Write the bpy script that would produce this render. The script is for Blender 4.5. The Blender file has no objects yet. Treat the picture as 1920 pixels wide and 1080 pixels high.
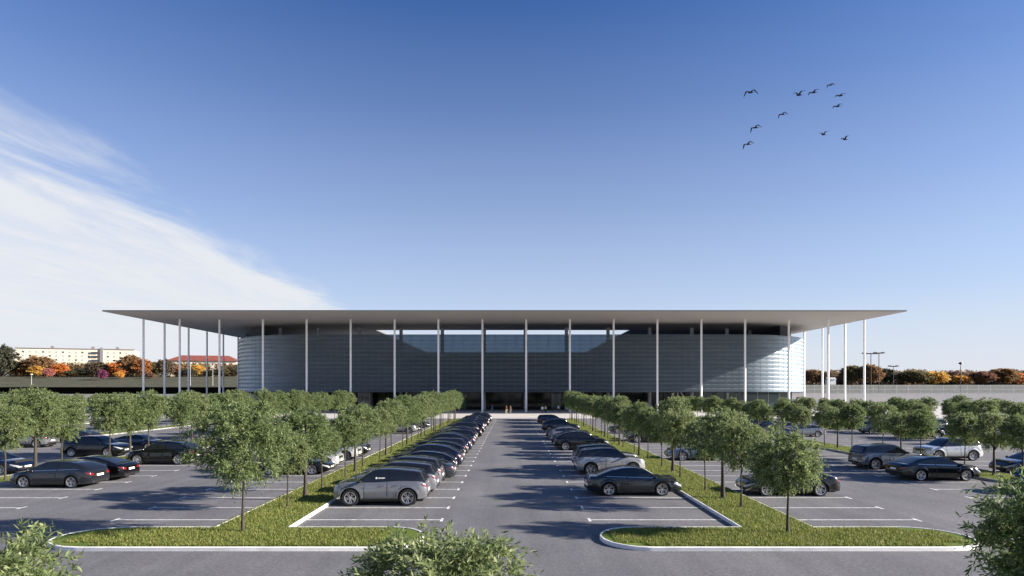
import bpy, bmesh, math, random
import numpy as np
from mathutils import Vector, Matrix

PI = math.pi
R = math.radians
SC = bpy.context.scene
COL = SC.collection
H = 5.44          # eye height
FPX = 1102.0      # focal length in 1920-wide pixels

def lerp(a, b, t): return a + (b - a) * t
def clamp(x, a=0.0, b=1.0): return max(a, min(b, x))
def sstep(x):
    x = clamp(x); return x * x * (3 - 2 * x)

# ------------------------------------------------------------------ materials
MATS = {}
def new_mat(key):
    m = bpy.data.materials.new(key); m.use_nodes = True
    nt = m.node_tree
    for n in list(nt.nodes): nt.nodes.remove(n)
    out = nt.nodes.new('ShaderNodeOutputMaterial')
    MATS[key] = m
    return m, nt, out
def N(nt, typ, **kw):
    n = nt.nodes.new(typ)
    for k, v in kw.items():
        if k in n.inputs: n.inputs[k].default_value = v
        else: setattr(n, k, v)
    return n
def L(nt, a, b): nt.links.new(a, b)
def ramp(nt, fac, stops):
    r = nt.nodes.new('ShaderNodeValToRGB')
    e = r.color_ramp.elements
    while len(e) < len(stops): e.new(0.5)
    for i, (p, c) in enumerate(stops):
        e[i].position = p; e[i].color = (c[0], c[1], c[2], 1)
    L(nt, fac, r.inputs[0]); return r
def coords(nt, scale=(1, 1, 1), kind='Object'):
    if kind == 'World':
        g = nt.nodes.new('ShaderNodeNewGeometry'); src = g.outputs['Position']
    else:
        g = nt.nodes.new('ShaderNodeTexCoord'); src = g.outputs[kind]
    mp = nt.nodes.new('ShaderNodeMapping'); mp.inputs['Scale'].default_value = scale
    L(nt, src, mp.inputs['Vector']); return mp.outputs[0]

def simple(key, col, rough=0.6, metal=0.0, noise=0.12, nscale=3.0, bump=0.0, bscale=40.0, coat=0.0, spec=0.5):
    """principled with a mild two-scale procedural variation of tone"""
    m, nt, out = new_mat(key)
    p = N(nt, 'ShaderNodeBsdfPrincipled', Roughness=rough, Metallic=metal)
    p.inputs['Specular IOR Level'].default_value = spec
    p.inputs['Coat Weight'].default_value = coat
    v = coords(nt)
    n = N(nt, 'ShaderNodeTexNoise', Scale=nscale, Detail=6.0); L(nt, v, n.inputs['Vector'])
    a = [clamp(c * (1 - noise)) for c in col]; b = [clamp(c * (1 + noise)) for c in col]
    r = ramp(nt, n.outputs['Fac'], [(0.3, a), (0.7, b)])
    L(nt, r.outputs[0], p.inputs['Base Color'])
    if bump:
        n2 = N(nt, 'ShaderNodeTexNoise', Scale=bscale, Detail=4.0); L(nt, v, n2.inputs['Vector'])
        bn = N(nt, 'ShaderNodeBump', Strength=bump, Distance=0.02); L(nt, n2.outputs['Fac'], bn.inputs['Height'])
        L(nt, bn.outputs[0], p.inputs['Normal'])
    L(nt, p.outputs[0], out.inputs[0]); return m

def mat_asphalt():
    m, nt, out = new_mat('asphalt')
    p = N(nt, 'ShaderNodeBsdfPrincipled', Roughness=0.82)
    p.inputs['Specular IOR Level'].default_value = 0.3
    v = coords(nt, kind='World')
    fine = N(nt, 'ShaderNodeTexNoise', Scale=9.0, Detail=8.0, Roughness=0.75); L(nt, v, fine.inputs['Vector'])
    big = N(nt, 'ShaderNodeTexNoise', Scale=0.22, Detail=5.0, Roughness=0.6); L(nt, v, big.inputs['Vector'])
    tr = N(nt, 'ShaderNodeTexNoise', Scale=1.0, Detail=4.0)
    L(nt, coords(nt, (1.3, 0.06, 1), 'World'), tr.inputs['Vector'])
    r1 = ramp(nt, fine.outputs['Fac'], [(0.25, (0.078, 0.079, 0.086)), (0.5, (0.142, 0.142, 0.149)), (0.78, (0.235, 0.234, 0.238))])
    r2 = ramp(nt, big.outputs['Fac'], [(0.3, (0.80, 0.80, 0.82)), (0.7, (1.12, 1.11, 1.10))])
    r3 = ramp(nt, tr.outputs['Fac'], [(0.35, (0.88, 0.88, 0.88)), (0.65, (1.05, 1.05, 1.05))])
    mx = N(nt, 'ShaderNodeMix', data_type='RGBA', blend_type='MULTIPLY'); mx.inputs[0].default_value = 1
    L(nt, r1.outputs[0], mx.inputs[6]); L(nt, r2.outputs[0], mx.inputs[7])
    m2 = N(nt, 'ShaderNodeMix', data_type='RGBA', blend_type='MULTIPLY'); m2.inputs[0].default_value = 1
    L(nt, mx.outputs[2], m2.inputs[6]); L(nt, r3.outputs[0], m2.inputs[7])
    # oil drips in the stalls
    vo = N(nt, 'ShaderNodeTexVoronoi', Scale=0.45); L(nt, v, vo.inputs['Vector'])
    ro = ramp(nt, vo.outputs['Distance'], [(0.0, (0.62, 0.62, 0.62)), (0.16, (1, 1, 1))])
    m3 = N(nt, 'ShaderNodeMix', data_type='RGBA', blend_type='MULTIPLY'); m3.inputs[0].default_value = 0.45
    L(nt, m2.outputs[2], m3.inputs[6]); L(nt, ro.outputs[0], m3.inputs[7])
    L(nt, m3.outputs[2], p.inputs['Base Color'])
    bf = N(nt, 'ShaderNodeTexNoise', Scale=60.0, Detail=3.0); L(nt, v, bf.inputs['Vector'])
    bn = N(nt, 'ShaderNodeBump', Strength=0.35, Distance=0.01); L(nt, bf.outputs['Fac'], bn.inputs['Height'])
    L(nt, bn.outputs[0], p.inputs['Normal']); L(nt, p.outputs[0], out.inputs[0])

def mat_lawn(key, stops, s1=2.2):
    m, nt, out = new_mat(key)
    p = N(nt, 'ShaderNodeBsdfPrincipled', Roughness=0.9); p.inputs['Specular IOR Level'].default_value = 0.15
    v = coords(nt, kind='World')
    a = N(nt, 'ShaderNodeTexNoise', Scale=s1, Detail=9.0, Roughness=0.72); L(nt, v, a.inputs['Vector'])
    r = ramp(nt, a.outputs['Fac'], stops); L(nt, r.outputs[0], p.inputs['Base Color'])
    b = N(nt, 'ShaderNodeTexNoise', Scale=s1 * 14, Detail=4.0); L(nt, v, b.inputs['Vector'])
    bn = N(nt, 'ShaderNodeBump', Strength=0.8, Distance=0.05); L(nt, b.outputs['Fac'], bn.inputs['Height'])
    L(nt, bn.outputs[0], p.inputs['Normal']); L(nt, p.outputs[0], out.inputs[0])

def mat_leaf(key, stops=None, use_obj_color=False, trans=0.3):
    m, nt, out = new_mat(key)
    g = N(nt, 'ShaderNodeNewGeometry')
    if use_obj_color:
        oi = N(nt, 'ShaderNodeObjectInfo')
        r = ramp(nt, g.outputs['Random Per Island'], [(0.0, (0.45, 0.42, 0.45)), (0.5, (0.95, 0.95, 0.95)), (1.0, (1.5, 1.45, 1.35))])
        mx = N(nt, 'ShaderNodeMix', data_type='RGBA', blend_type='MULTIPLY'); mx.inputs[0].default_value = 1
        L(nt, oi.outputs['Color'], mx.inputs[6]); L(nt, r.outputs[0], mx.inputs[7]); col = mx.outputs[2]
    else:
        r = ramp(nt, g.outputs['Random Per Island'], stops)
        oi = N(nt, 'ShaderNodeObjectInfo')
        r2 = ramp(nt, oi.outputs['Random'], [(0.0, (0.82, 0.86, 0.80)), (1.0, (1.15, 1.08, 1.12))])
        mx = N(nt, 'ShaderNodeMix', data_type='RGBA', blend_type='MULTIPLY'); mx.inputs[0].default_value = 1
        L(nt, r.outputs[0], mx.inputs[6]); L(nt, r2.outputs[0], mx.inputs[7]); col = mx.outputs[2]
    p = N(nt, 'ShaderNodeBsdfPrincipled', Roughness=0.55); p.inputs['Specular IOR Level'].default_value = 0.35
    t = N(nt, 'ShaderNodeBsdfTranslucent')
    L(nt, col, p.inputs['Base Color']); L(nt, col, t.inputs['Color'])
    ms = N(nt, 'ShaderNodeMixShader'); ms.inputs[0].default_value = trans
    L(nt, p.outputs[0], ms.inputs[1]); L(nt, t.outputs[0], ms.inputs[2]); L(nt, ms.outputs[0], out.inputs[0])

def mat_paint():
    m, nt, out = new_mat('car_paint')
    oi = N(nt, 'ShaderNodeObjectInfo')
    p = N(nt, 'ShaderNodeBsdfPrincipled', Roughness=0.22, Metallic=0.45)
    p.inputs['Coat Weight'].default_value = 1.0; p.inputs['Coat Roughness'].default_value = 0.025; p.inputs['Specular IOR Level'].default_value = 0.35
    v = coords(nt)
    n = N(nt, 'ShaderNodeTexNoise', Scale=1.4, Detail=5.0); L(nt, v, n.inputs['Vector'])
    r = ramp(nt, n.outputs['Fac'], [(0.3, (0.9, 0.9, 0.9)), (0.7, (1.06, 1.05, 1.04))])
    mx = N(nt, 'ShaderNodeMix', data_type='RGBA', blend_type='MULTIPLY'); mx.inputs[0].default_value = 1
    L(nt, oi.outputs['Color'], mx.inputs[6]); L(nt, r.outputs[0], mx.inputs[7])
    L(nt, mx.outputs[2], p.inputs['Base Color'])
    # road dust gathers low on the body
    L(nt, p.outputs[0], out.inputs[0])

def mat_facade():
    """fritted, semi-transparent curved glass louvres: seen square-on they let the dark inside through"""
    m, nt, out = new_mat('facade_glass')
    p = N(nt, 'ShaderNodeBsdfPrincipled', Roughness=0.30)
    p.inputs['Specular IOR Level'].default_value = 0.5
    v = coords(nt, (0.25, 0.25, 1.0))
    n = N(nt, 'ShaderNodeTexNoise', Scale=1.0, Detail=4.0); L(nt, v, n.inputs['Vector'])
    r = ramp(nt, n.outputs['Fac'], [(0.3, (0.31, 0.41, 0.50)), (0.7, (0.41, 0.50, 0.59))])
    L(nt, r.outputs[0], p.inputs['Base Color'])
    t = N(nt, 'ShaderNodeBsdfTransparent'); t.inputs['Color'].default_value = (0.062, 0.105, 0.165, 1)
    lw = N(nt, 'ShaderNodeLayerWeight', Blend=0.45)
    mr = N(nt, 'ShaderNodeMapRange'); mr.inputs[1].default_value = 0.0; mr.inputs[2].default_value = 0.5
    mr.inputs[3].default_value = 0.15; mr.inputs[4].default_value = 0.90
    L(nt, lw.outputs['Facing'], mr.inputs[0])
    ms = N(nt, 'ShaderNodeMixShader'); L(nt, mr.outputs[0], ms.inputs[0])
    L(nt, t.outputs[0], ms.inputs[1]); L(nt, p.outputs[0], ms.inputs[2]); L(nt, ms.outputs[0], out.inputs[0])

mat_asphalt(); mat_paint(); mat_facade()
mat_lawn('lawn', [(0.28, (0.05, 0.080, 0.016)), (0.5, (0.11, 0.155, 0.028)), (0.75, (0.20, 0.22, 0.055))])
mat_lawn('field', [(0.3, (0.055, 0.055, 0.038)), (0.55, (0.080, 0.080, 0.052)), (0.75, (0.115, 0.105, 0.07))], 0.12)
mat_lawn('bright_field', [(0.3, (0.14, 0.19, 0.05)), (0.7, (0.22, 0.26, 0.08))], 0.3)
mat_leaf('leaf', [(0.0, (0.088, 0.125, 0.046)), (0.45, (0.172, 0.230, 0.088)), (0.8, (0.250, 0.312, 0.138)), (1.0, (0.37, 0.41, 0.22))], trans=0.48)
mat_leaf('leaf_autumn', use_obj_color=True, trans=0.45)
mat_leaf('grass_blade', [(0.0, (0.085, 0.125, 0.024)), (0.6, (0.195, 0.240, 0.052)), (1.0, (0.36, 0.34, 0.13))], trans=0.4)
simple('kerb_stone', (0.76, 0.75, 0.735), 0.85, noise=0.13, nscale=1.7, bump=0.3, bscale=50)
simple('kerb_grey', (0.30, 0.30, 0.30), 0.85, noise=0.15, nscale=1.7, bump=0.3, bscale=50)
simple('road_paint', (0.64, 0.64, 0.63), 0.7, noise=0.34, nscale=4.0)
simple('plaza_concrete', (0.46, 0.44, 0.42), 0.85, noise=0.10, nscale=0.35, bump=0.15)
simple('pale_ground', (0.38, 0.37, 0.36), 0.9, noise=0.15, nscale=0.05)
simple('bark', (0.05, 0.042, 0.034), 0.9, noise=0.35, nscale=14.0, bump=0.8, bscale=45)
simple('soil', (0.05, 0.04, 0.03), 0.95, noise=0.3, nscale=6)
simple('soffit', (0.40, 0.375, 0.35), 0.75, noise=0.05, nscale=0.12)
simple('fascia', (0.13, 0.13, 0.13), 0.6, noise=0.08)
simple('dark_steel', (0.03, 0.032, 0.036), 0.6, noise=0.2)
simple('inner_panel', (0.26, 0.28, 0.30), 0.7, noise=0.06, nscale=0.2)
simple('seam_steel', (0.14, 0.16, 0.18), 0.5, noise=0.1)
simple('white_steel', (0.90, 0.90, 0.90), 0.45, noise=0.04, nscale=1.0)
simple('grey_column', (0.55, 0.56, 0.58), 0.7, noise=0.08)
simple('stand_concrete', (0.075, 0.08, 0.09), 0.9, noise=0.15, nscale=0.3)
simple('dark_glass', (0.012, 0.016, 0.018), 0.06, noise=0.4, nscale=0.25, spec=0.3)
simple('teal_glass', (0.06, 0.10, 0.11), 0.10, noise=0.2, nscale=0.2, spec=0.6)
simple('green_panel', (0.03, 0.14, 0.08), 0.4, noise=0.15)
simple('void_black', (0.002, 0.002, 0.002), 1.0, noise=0.2, nscale=0.2, spec=0.0)
simple('pale_wall', (0.40, 0.39, 0.38), 0.85, noise=0.08, nscale=0.3)
simple('cream_render', (0.80, 0.70, 0.54), 0.85, noise=0.08, nscale=0.08)
simple('window_dark', (0.06, 0.07, 0.08), 0.2, noise=0.2)
simple('roof_tile', (0.20, 0.055, 0.040), 0.8, noise=0.2, nscale=0.4)
simple('roof_grey', (0.22, 0.20, 0.21), 0.8, noise=0.15)
simple('lamp_black', (0.015, 0.015, 0.016), 0.5, noise=0.2)
simple('fence_steel', (0.62, 0.63, 0.64), 0.5, noise=0.1)
simple('car_glass', (0.010, 0.012, 0.015), 0.04, noise=0.3, nscale=1.2, spec=0.7)
simple('gloss_black', (0.010, 0.010, 0.011), 0.18, noise=0.2, coat=0.6)
simple('trim_black', (0.012, 0.012, 0.012), 0.55, noise=0.25, nscale=8)
simple('tyre_rubber', (0.014, 0.014, 0.014), 0.85, noise=0.3, nscale=12)
simple('alloy', (0.58, 0.58, 0.60), 0.28, metal=0.8, noise=0.08)
simple('chrome', (0.70, 0.70, 0.72), 0.15, metal=1.0, noise=0.03)
simple('lamp_clear', (0.30, 0.31, 0.33), 0.10, noise=0.2, nscale=9, coat=1.0)
simple('lamp_red', (0.16, 0.010, 0.010), 0.15, noise=0.3, nscale=9, coat=1.0)
simple('plate_white', (0.80, 0.80, 0.78), 0.5, noise=0.04)
simple('bird_feather', (0.02, 0.022, 0.03), 0.8, noise=0.2)
simple('skin', (0.45, 0.28, 0.20), 0.6, noise=0.05)
simple('hair', (0.03, 0.02, 0.015), 0.6, noise=0.2)
for k, c in dict(cloth_blue=(0.05, 0.09, 0.2), cloth_brown=(0.16, 0.07, 0.04), cloth_cream=(0.55, 0.48, 0.36), cloth_white=(0.75, 0.75, 0.75),
                 cloth_dark=(0.02, 0.02, 0.025), cloth_grey=(0.22, 0.22, 0.24), cloth_olive=(0.25, 0.24, 0.15)).items():
    simple(k, c, 0.85, noise=0.12, nscale=6)

# ------------------------------------------------------------------ mesh builder
class MB:
    def __init__(s): s.v = []; s.f = []; s.m = []
    def add(s, verts, faces, mat):
        b = len(s.v); s.v += [tuple(p) for p in verts]
        for f in faces: s.f.append(tuple(i + b for i in f)); s.m.append(mat)
        return s
    def grid(s, rows, mat, close=False, flip=False):
        n = len(rows[0]); b = len(s.v)
        for r in rows: s.v += [tuple(p) for p in r]
        for i in range(len(rows) - 1):
            for j in range(n if close else n - 1):
                k = (j + 1) % n
                q = (b + i * n + j, b + i * n + k, b + (i + 1) * n + k, b + (i + 1) * n + j)
                s.f.append(q[::-1] if flip else q); s.m.append(mat)
        return s
    def box(s, x0, x1, y0, y1, z0, z1, mat):
        v = [(x0, y0, z0), (x1, y0, z0), (x1, y1, z0), (x0, y1, z0), (x0, y0, z1), (x1, y0, z1), (x1, y1, z1), (x0, y1, z1)]
        return s.add(v, [(3, 2, 1, 0), (4, 5, 6, 7), (0, 1, 5, 4), (1, 2, 6, 5), (2, 3, 7, 6), (3, 0, 4, 7)], mat)
    def tube(s, pts, rad, mat, n=8, cap=True):
        rows = []; pts = [Vector(p) for p in pts]
        if not hasattr(rad, '__len__'): rad = [rad] * len(pts)
        for i, p in enumerate(pts):
            d = (pts[min(i + 1, len(pts) - 1)] - pts[max(i - 1, 0)]).normalized()
            a = Vector((1, 0, 0)) if abs(d.x) < 0.8 else Vector((0, 1, 0))
            u = d.cross(a).normalized(); w = d.cross(u)
            rows.append([p + (u * math.cos(2 * PI * k / n) + w * math.sin(2 * PI * k / n)) * rad[i] for k in range(n)])
        b = len(s.v); s.grid(rows, mat, close=True)
        if cap:
            s.f.append(tuple(b + k for k in range(n))[::-1]); s.m.append(mat)
            e = b + n * (len(rows) - 1); s.f.append(tuple(e + k for k in range(n))); s.m.append(mat)
        return s
    def ellipsoid(s, c, r, mat, nu=10, nv=7):
        rows = []
        for i in range(nv + 1):
            th = PI * i / nv
            rows.append([(c[0] + r[0] * math.sin(th) * math.cos(2 * PI * k / nu), c[1] + r[1] * math.sin(th) * math.sin(2 * PI * k / nu), c[2] + r[2] * math.cos(th)) for k in range(nu)])
        return s.grid(rows, mat, close=True, flip=True)
    def lathe_y(s, prof, mat, n=28, cx=0, cz=0, cy=0, flip=False):
        rows = [[(cx + r * math.cos(2 * PI * k / n), cy + y, cz + r * math.sin(2 * PI * k / n)) for k in range(n)] for (r, y) in prof]
        return s.grid(rows, mat, close=True, flip=flip)
    def merge(s, o, M=None):
        vs = o.v if M is None else [tuple(M @ Vector(p)) for p in o.v]
        b = len(s.v); s.v += vs
        for f, m in zip(o.f, o.m): s.f.append(tuple(i + b for i in f)); s.m.append(m)
        return s
    def mesh(s, name, sharp=35):
        me = bpy.data.meshes.new(name); me.from_pydata(s.v, [], s.f)
        keys = []
        for k in s.m:
            if k not in keys: keys.append(k)
        for k in keys: me.materials.append(MATS[k])
        me.polygons.foreach_set('material_index', [keys.index(k) for k in s.m])
        bm = bmesh.new(); bm.from_mesh(me)
        bmesh.ops.recalc_face_normals(bm, faces=bm.faces)
        bm.to_mesh(me); bm.free()
        if sharp:
            me.shade_smooth(); me.set_sharp_from_angle(angle=R(sharp))
        me.update(); return me
    def obj(s, name, parent=None, sharp=35):
        return link(name, s.mesh(name, sharp), parent)

def link(name, data, parent=None):
    o = bpy.data.objects.new(name, data); COL.objects.link(o)
    if parent: o.parent = parent
    return o
def tag(o, label=None, cat=None, group=None, kind=None):
    if label: o['label'] = label
    if cat: o['category'] = cat
    if group: o['group'] = group
    if kind: o['kind'] = kind
    return o
def empty(name, loc=(0, 0, 0), rz=0.0):
    o = link(name, None); o.location = loc; o.rotation_euler = (0, 0, rz); o.empty_display_size = 0.2
    return o
def copy_tree(o, parent=None):
    c = o.copy(); COL.objects.link(c)
    if parent is not None: c.parent = parent
    for ch in o.children: copy_tree(ch, c)
    return c
def structure(name, mb, sharp=35):
    o = mb.obj(name, sharp=sharp); o['kind'] = 'structure'; return o

def pchip(pts):
    xs = [p[0] for p in pts]; ys = [p[1] for p in pts]; n = len(xs)
    h = [xs[i + 1] - xs[i] for i in range(n - 1)]; d = [(ys[i + 1] - ys[i]) / h[i] for i in range(n - 1)]
    m = [d[0]] + [0 if d[i - 1] * d[i] <= 0 else 2 * d[i - 1] * d[i] / (d[i - 1] + d[i]) for i in range(1, n - 1)] + [d[-1]]
    def f(x):
        if x <= xs[0]: return ys[0]
        if x >= xs[-1]: return ys[-1]
        i = 0
        while x > xs[i + 1]: i += 1
        t = (x - xs[i]) / h[i]
        return ((2 * t**3 - 3 * t**2 + 1) * ys[i] + (t**3 - 2 * t**2 + t) * h[i] * m[i] + (-2 * t**3 + 3 * t**2) * ys[i + 1] + (t**3 - t**2) * h[i] * m[i + 1])
    return f

def fill_poly(loops, z, mat, up=True):
    """flat sheet with holes"""
    bm = bmesh.new(); es = []
    for lp in loops:
        vs = [bm.verts.new((p[0], p[1], z)) for p in lp]
        es += [bm.edges.new((vs[i], vs[(i + 1) % len(vs)])) for i in range(len(vs))]
    bmesh.ops.triangle_fill(bm, edges=es, use_beauty=True)
    bm.verts.ensure_lookup_table(); bm.verts.index_update()
    mb = MB(); mb.add([v.co[:] for v in bm.verts], [tuple(v.index for v in f.verts) for f in bm.faces], mat)
    bm.free(); return mb
def rrect(x0, x1, y0, y1, r, seg=10):
    pts = []
    for (cx, cy, a0) in ((x1 - r, y0 + r, -90), (x1 - r, y1 - r, 0), (x0 + r, y1 - r, 90), (x0 + r, y0 + r, 180)):
        for k in range(seg + 1):
            a = R(a0 + 90 * k / seg); pts.append((cx + r * math.cos(a), cy + r * math.sin(a)))
    return pts
def offset_poly(pts, d):
    """inward offset of a counter-clockwise polygon"""
    n = len(pts); out = []
    for i in range(n):
        p0 = Vector(pts[i - 1]); p = Vector(pts[i]); p1 = Vector(pts[(i + 1) % n])
        e0 = (p - p0).normalized(); e1 = (p1 - p).normalized()
        n0 = Vector((-e0.y, e0.x)); n1 = Vector((-e1.y, e1.x))
        b = (n0 + n1); b = b / max(0.3, b.length_squared) * 2
        q = p + b * d * 0.5 * 1.0 if False else p + (n0 + n1).normalized() * d / max(0.5, (n0 + n1).normalized().dot(n0))
        out.append((q.x, q.y))
    return out

ORD = ("first second third fourth fifth sixth seventh eighth ninth tenth eleventh twelfth thirteenth fourteenth fifteenth sixteenth "
       "seventeenth eighteenth nineteenth twentieth twenty-first twenty-second twenty-third twenty-fourth twenty-fifth twenty-sixth "
       "twenty-seventh twenty-eighth twenty-ninth thirtieth thirty-first thirty-second thirty-third thirty-fourth").split()

# ------------------------------------------------------------------ camera, light, sky
SUN_EL, SUN_AZ = 21.8, 7.0        # elevation; degrees from +X towards the viewer
cam_d = bpy.data.cameras.new('camera'); cam = link('camera', cam_d)
cam.location = (0, 0, H); cam.rotation_euler = (R(90), 0, 0)
cam_d.sensor_width = 36.0; cam_d.lens = 36.0 * FPX / 1920.0
cam_d.shift_y = 190.6 / 1920.0; cam_d.shift_x = -1.0 / 1920.0
cam_d.clip_start = 0.1; cam_d.clip_end = 9000
SC.camera = cam
sun_d = bpy.data.lights.new('sun', 'SUN'); sun_d.energy = 5.0; sun_d.angle = R(0.9); sun_d.color = (1.0, 0.91, 0.80)
sun = link('sun', sun_d)
sdir = Vector((math.cos(R(SUN_EL)) * math.cos(R(SUN_AZ)), -math.cos(R(SUN_EL)) * math.sin(R(SUN_AZ)), math.sin(R(SUN_EL))))
sun.rotation_euler = sdir.to_track_quat('Z', 'Y').to_euler()
sun.location = (200, -30, 120)

W = bpy.data.worlds.new('World'); SC.world = W; W.use_nodes = True
nt = W.node_tree
for n in list(nt.nodes): nt.nodes.remove(n)
wo = nt.nodes.new('ShaderNodeOutputWorld')
sky = N(nt, 'ShaderNodeTexSky', sky_type='NISHITA'); sky.sun_disc = False
sky.sun_elevation = R(SUN_EL); sky.sun_rotation = R(90 + SUN_AZ)
sky.air_density = 1.0; sky.dust_density = 0.5; sky.ozone_density = 4.5; sky.altitude = 0
hsv = N(nt, 'ShaderNodeHueSaturation'); hsv.inputs['Saturation'].default_value = 1.1; hsv.inputs['Hue'].default_value = 0.512
L(nt, sky.outputs[0], hsv.inputs['Color'])
bg = N(nt, 'ShaderNodeBackground', Strength=0.080)
tc = N(nt, 'ShaderNodeTexCoord'); sp = N(nt, 'ShaderNodeSeparateXYZ'); L(nt, tc.outputs['Generated'], sp.inputs[0])
def math_node(op, a, b=None, c=None, cl=False):
    n = nt.nodes.new('ShaderNodeMath'); n.operation = op; n.use_clamp = cl
    for i, x in enumerate((a, b, c)):
        if x is None: continue
        if isinstance(x, (int, float)): n.inputs[i].default_value = x
        else: L(nt, x, n.inputs[i])
    return n.outputs[0]
# the sky pales towards the horizon
hzr = ramp(nt, sp.outputs['Z'], [(0.0, (0.96,) * 3), (0.07, (0.84,) * 3), (0.16, (0.60,) * 3), (0.29, (0.33,) * 3), (0.43, (0.12,) * 3), (0.56, (0.0,) * 3)])
tint = N(nt, 'ShaderNodeMix', data_type='RGBA', blend_type='MULTIPLY'); tint.inputs[0].default_value = 1
L(nt, hsv.outputs[0], tint.inputs[6]); tint.inputs[7].default_value = (0.55, 0.67, 0.74, 1)
pale = N(nt, 'ShaderNodeMix', data_type='RGBA', blend_type='MIX'); L(nt, hzr.outputs[0], pale.inputs[0])
L(nt, tint.outputs[2], pale.inputs[6]); pale.inputs[7].default_value = (3.25, 3.62, 4.35, 1)
wm = ramp(nt, sp.outputs['Z'], [(0.0, (0.8,) * 3), (0.05, (0.42,) * 3), (0.14, (0.0,) * 3)])
warm = N(nt, 'ShaderNodeMix', data_type='RGBA', blend_type='MIX'); L(nt, wm.outputs[0], warm.inputs[0])
L(nt, pale.outputs[2], warm.inputs[6]); warm.inputs[7].default_value = (3.72, 3.74, 3.86, 1)
L(nt, warm.outputs[2], bg.inputs['Color'])
zc = math_node('MAXIMUM', sp.outputs['Z'], 0.02)
u = math_node('DIVIDE', sp.outputs['X'], zc); v = math_node('DIVIDE', sp.outputs['Y'], zc)
def cloud_noise(su, sv, scale, detail, rough, dist=0.0):
    cb = nt.nodes.new('ShaderNodeCombineXYZ')
    L(nt, math_node('MULTIPLY', u, su), cb.inputs[0]); L(nt, math_node('MULTIPLY', v, sv), cb.inputs[1])
    n = N(nt, 'ShaderNodeTexNoise', Scale=scale, Detail=detail, Roughness=rough, Distortion=dist)
    L(nt, cb.outputs[0], n.inputs['Vector']); return n.outputs['Fac']
n_edge = cloud_noise(1.0, 0.35, 0.9, 5, 0.55)
n_str = cloud_noise(1.0, 0.30, 1.9, 9, 0.66, 0.5)
du = math_node('SUBTRACT', math_node('MULTIPLY', u, -1.0), 1.72)                 # how far inside the sheet's edge
du = math_node('ADD', du, math_node('MULTIPLY', math_node('SUBTRACT', n_edge, 0.5), 1.1))
du = math_node('ADD', du, math_node('MULTIPLY', math_node('SUBTRACT', n_str, 0.5), 1.3))
sheet = N(nt, 'ShaderNodeMapRange', interpolation_type='SMOOTHSTEP'); L(nt, du, sheet.inputs[0])
sheet.inputs[1].default_value = 0.0; sheet.inputs[2].default_value = 0.75
strk = N(nt, 'ShaderNodeMapRange', interpolation_type='SMOOTHSTEP'); L(nt, n_str, strk.inputs[0])
strk.inputs[1].default_value = 0.33; strk.inputs[2].default_value = 0.60; strk.inputs[3].default_value = 0.76; strk.inputs[4].default_value = 1.0
mask = math_node('MULTIPLY', sheet.outputs[0], strk.outputs[0])
fwd = N(nt, 'ShaderNodeMapRange', interpolation_type='SMOOTHSTEP'); L(nt, sp.outputs['Y'], fwd.inputs[0])
fwd.inputs[1].default_value = -0.5; fwd.inputs[2].default_value = 0.2
mask = math_node('MULTIPLY', mask, fwd.outputs[0])
hz = N(nt, 'ShaderNodeMapRange', interpolation_type='SMOOTHSTEP'); L(nt, sp.outputs['Z'], hz.inputs[0])
hz.inputs[1].default_value = 0.0; hz.inputs[2].default_value = 0.07; hz.inputs[3].default_value = 0.55
mask = math_node('MULTIPLY', math_node('MULTIPLY', mask, hz.outputs[0]), 0.95, cl=True)
bg2 = N(nt, 'ShaderNodeBackground', Strength=0.335); bg2.inputs['Color'].default_value = (0.93, 0.955, 1.0, 1)
mxs = N(nt, 'ShaderNodeMixShader'); L(nt, mask, mxs.inputs[0]); L(nt, bg.outputs[0], mxs.inputs[1]); L(nt, bg2.outputs[0], mxs.inputs[2])
L(nt, mxs.outputs[0], wo.inputs[0])
SC.view_settings.view_transform = 'Standard'; SC.view_settings.look = 'None'
SC.view_settings.exposure = 1.4; SC.view_settings.gamma = 1.0

# ------------------------------------------------------------------ ground, lot, medians
mb = MB(); mb.add([(-4000, -400, 0), (4000, -400, 0), (4000, 6000, 0), (-4000, 6000, 0)], [(0, 1, 2, 3)], 'pale_ground')
structure('ground', mb, 0)
mb = MB(); mb.add([(-130, -30, 0.012), (130, -30, 0.012), (130, 110, 0.012), (-130, 110, 0.012)], [(0, 1, 2, 3)], 'asphalt')
structure('road', mb, 0)
mb = MB(); mb.box(-130, 130, 110.18, 340, 0.0, 0.13, 'plaza_concrete'); structure('plaza', mb, 0)
mb = MB(); mb.box(-130, 130, 110.0, 110.18, 0.0, 0.15, 'kerb_stone'); structure('plaza_kerb', mb, 0)
mb = MB(); mb.add([(-420, 150, 0.02), (-131, 150, 0.02), (-131, 299, 0.02), (-420, 299, 0.02)], [(0, 1, 2, 3)], 'bright_field')
structure('lawn', mb, 0)

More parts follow.
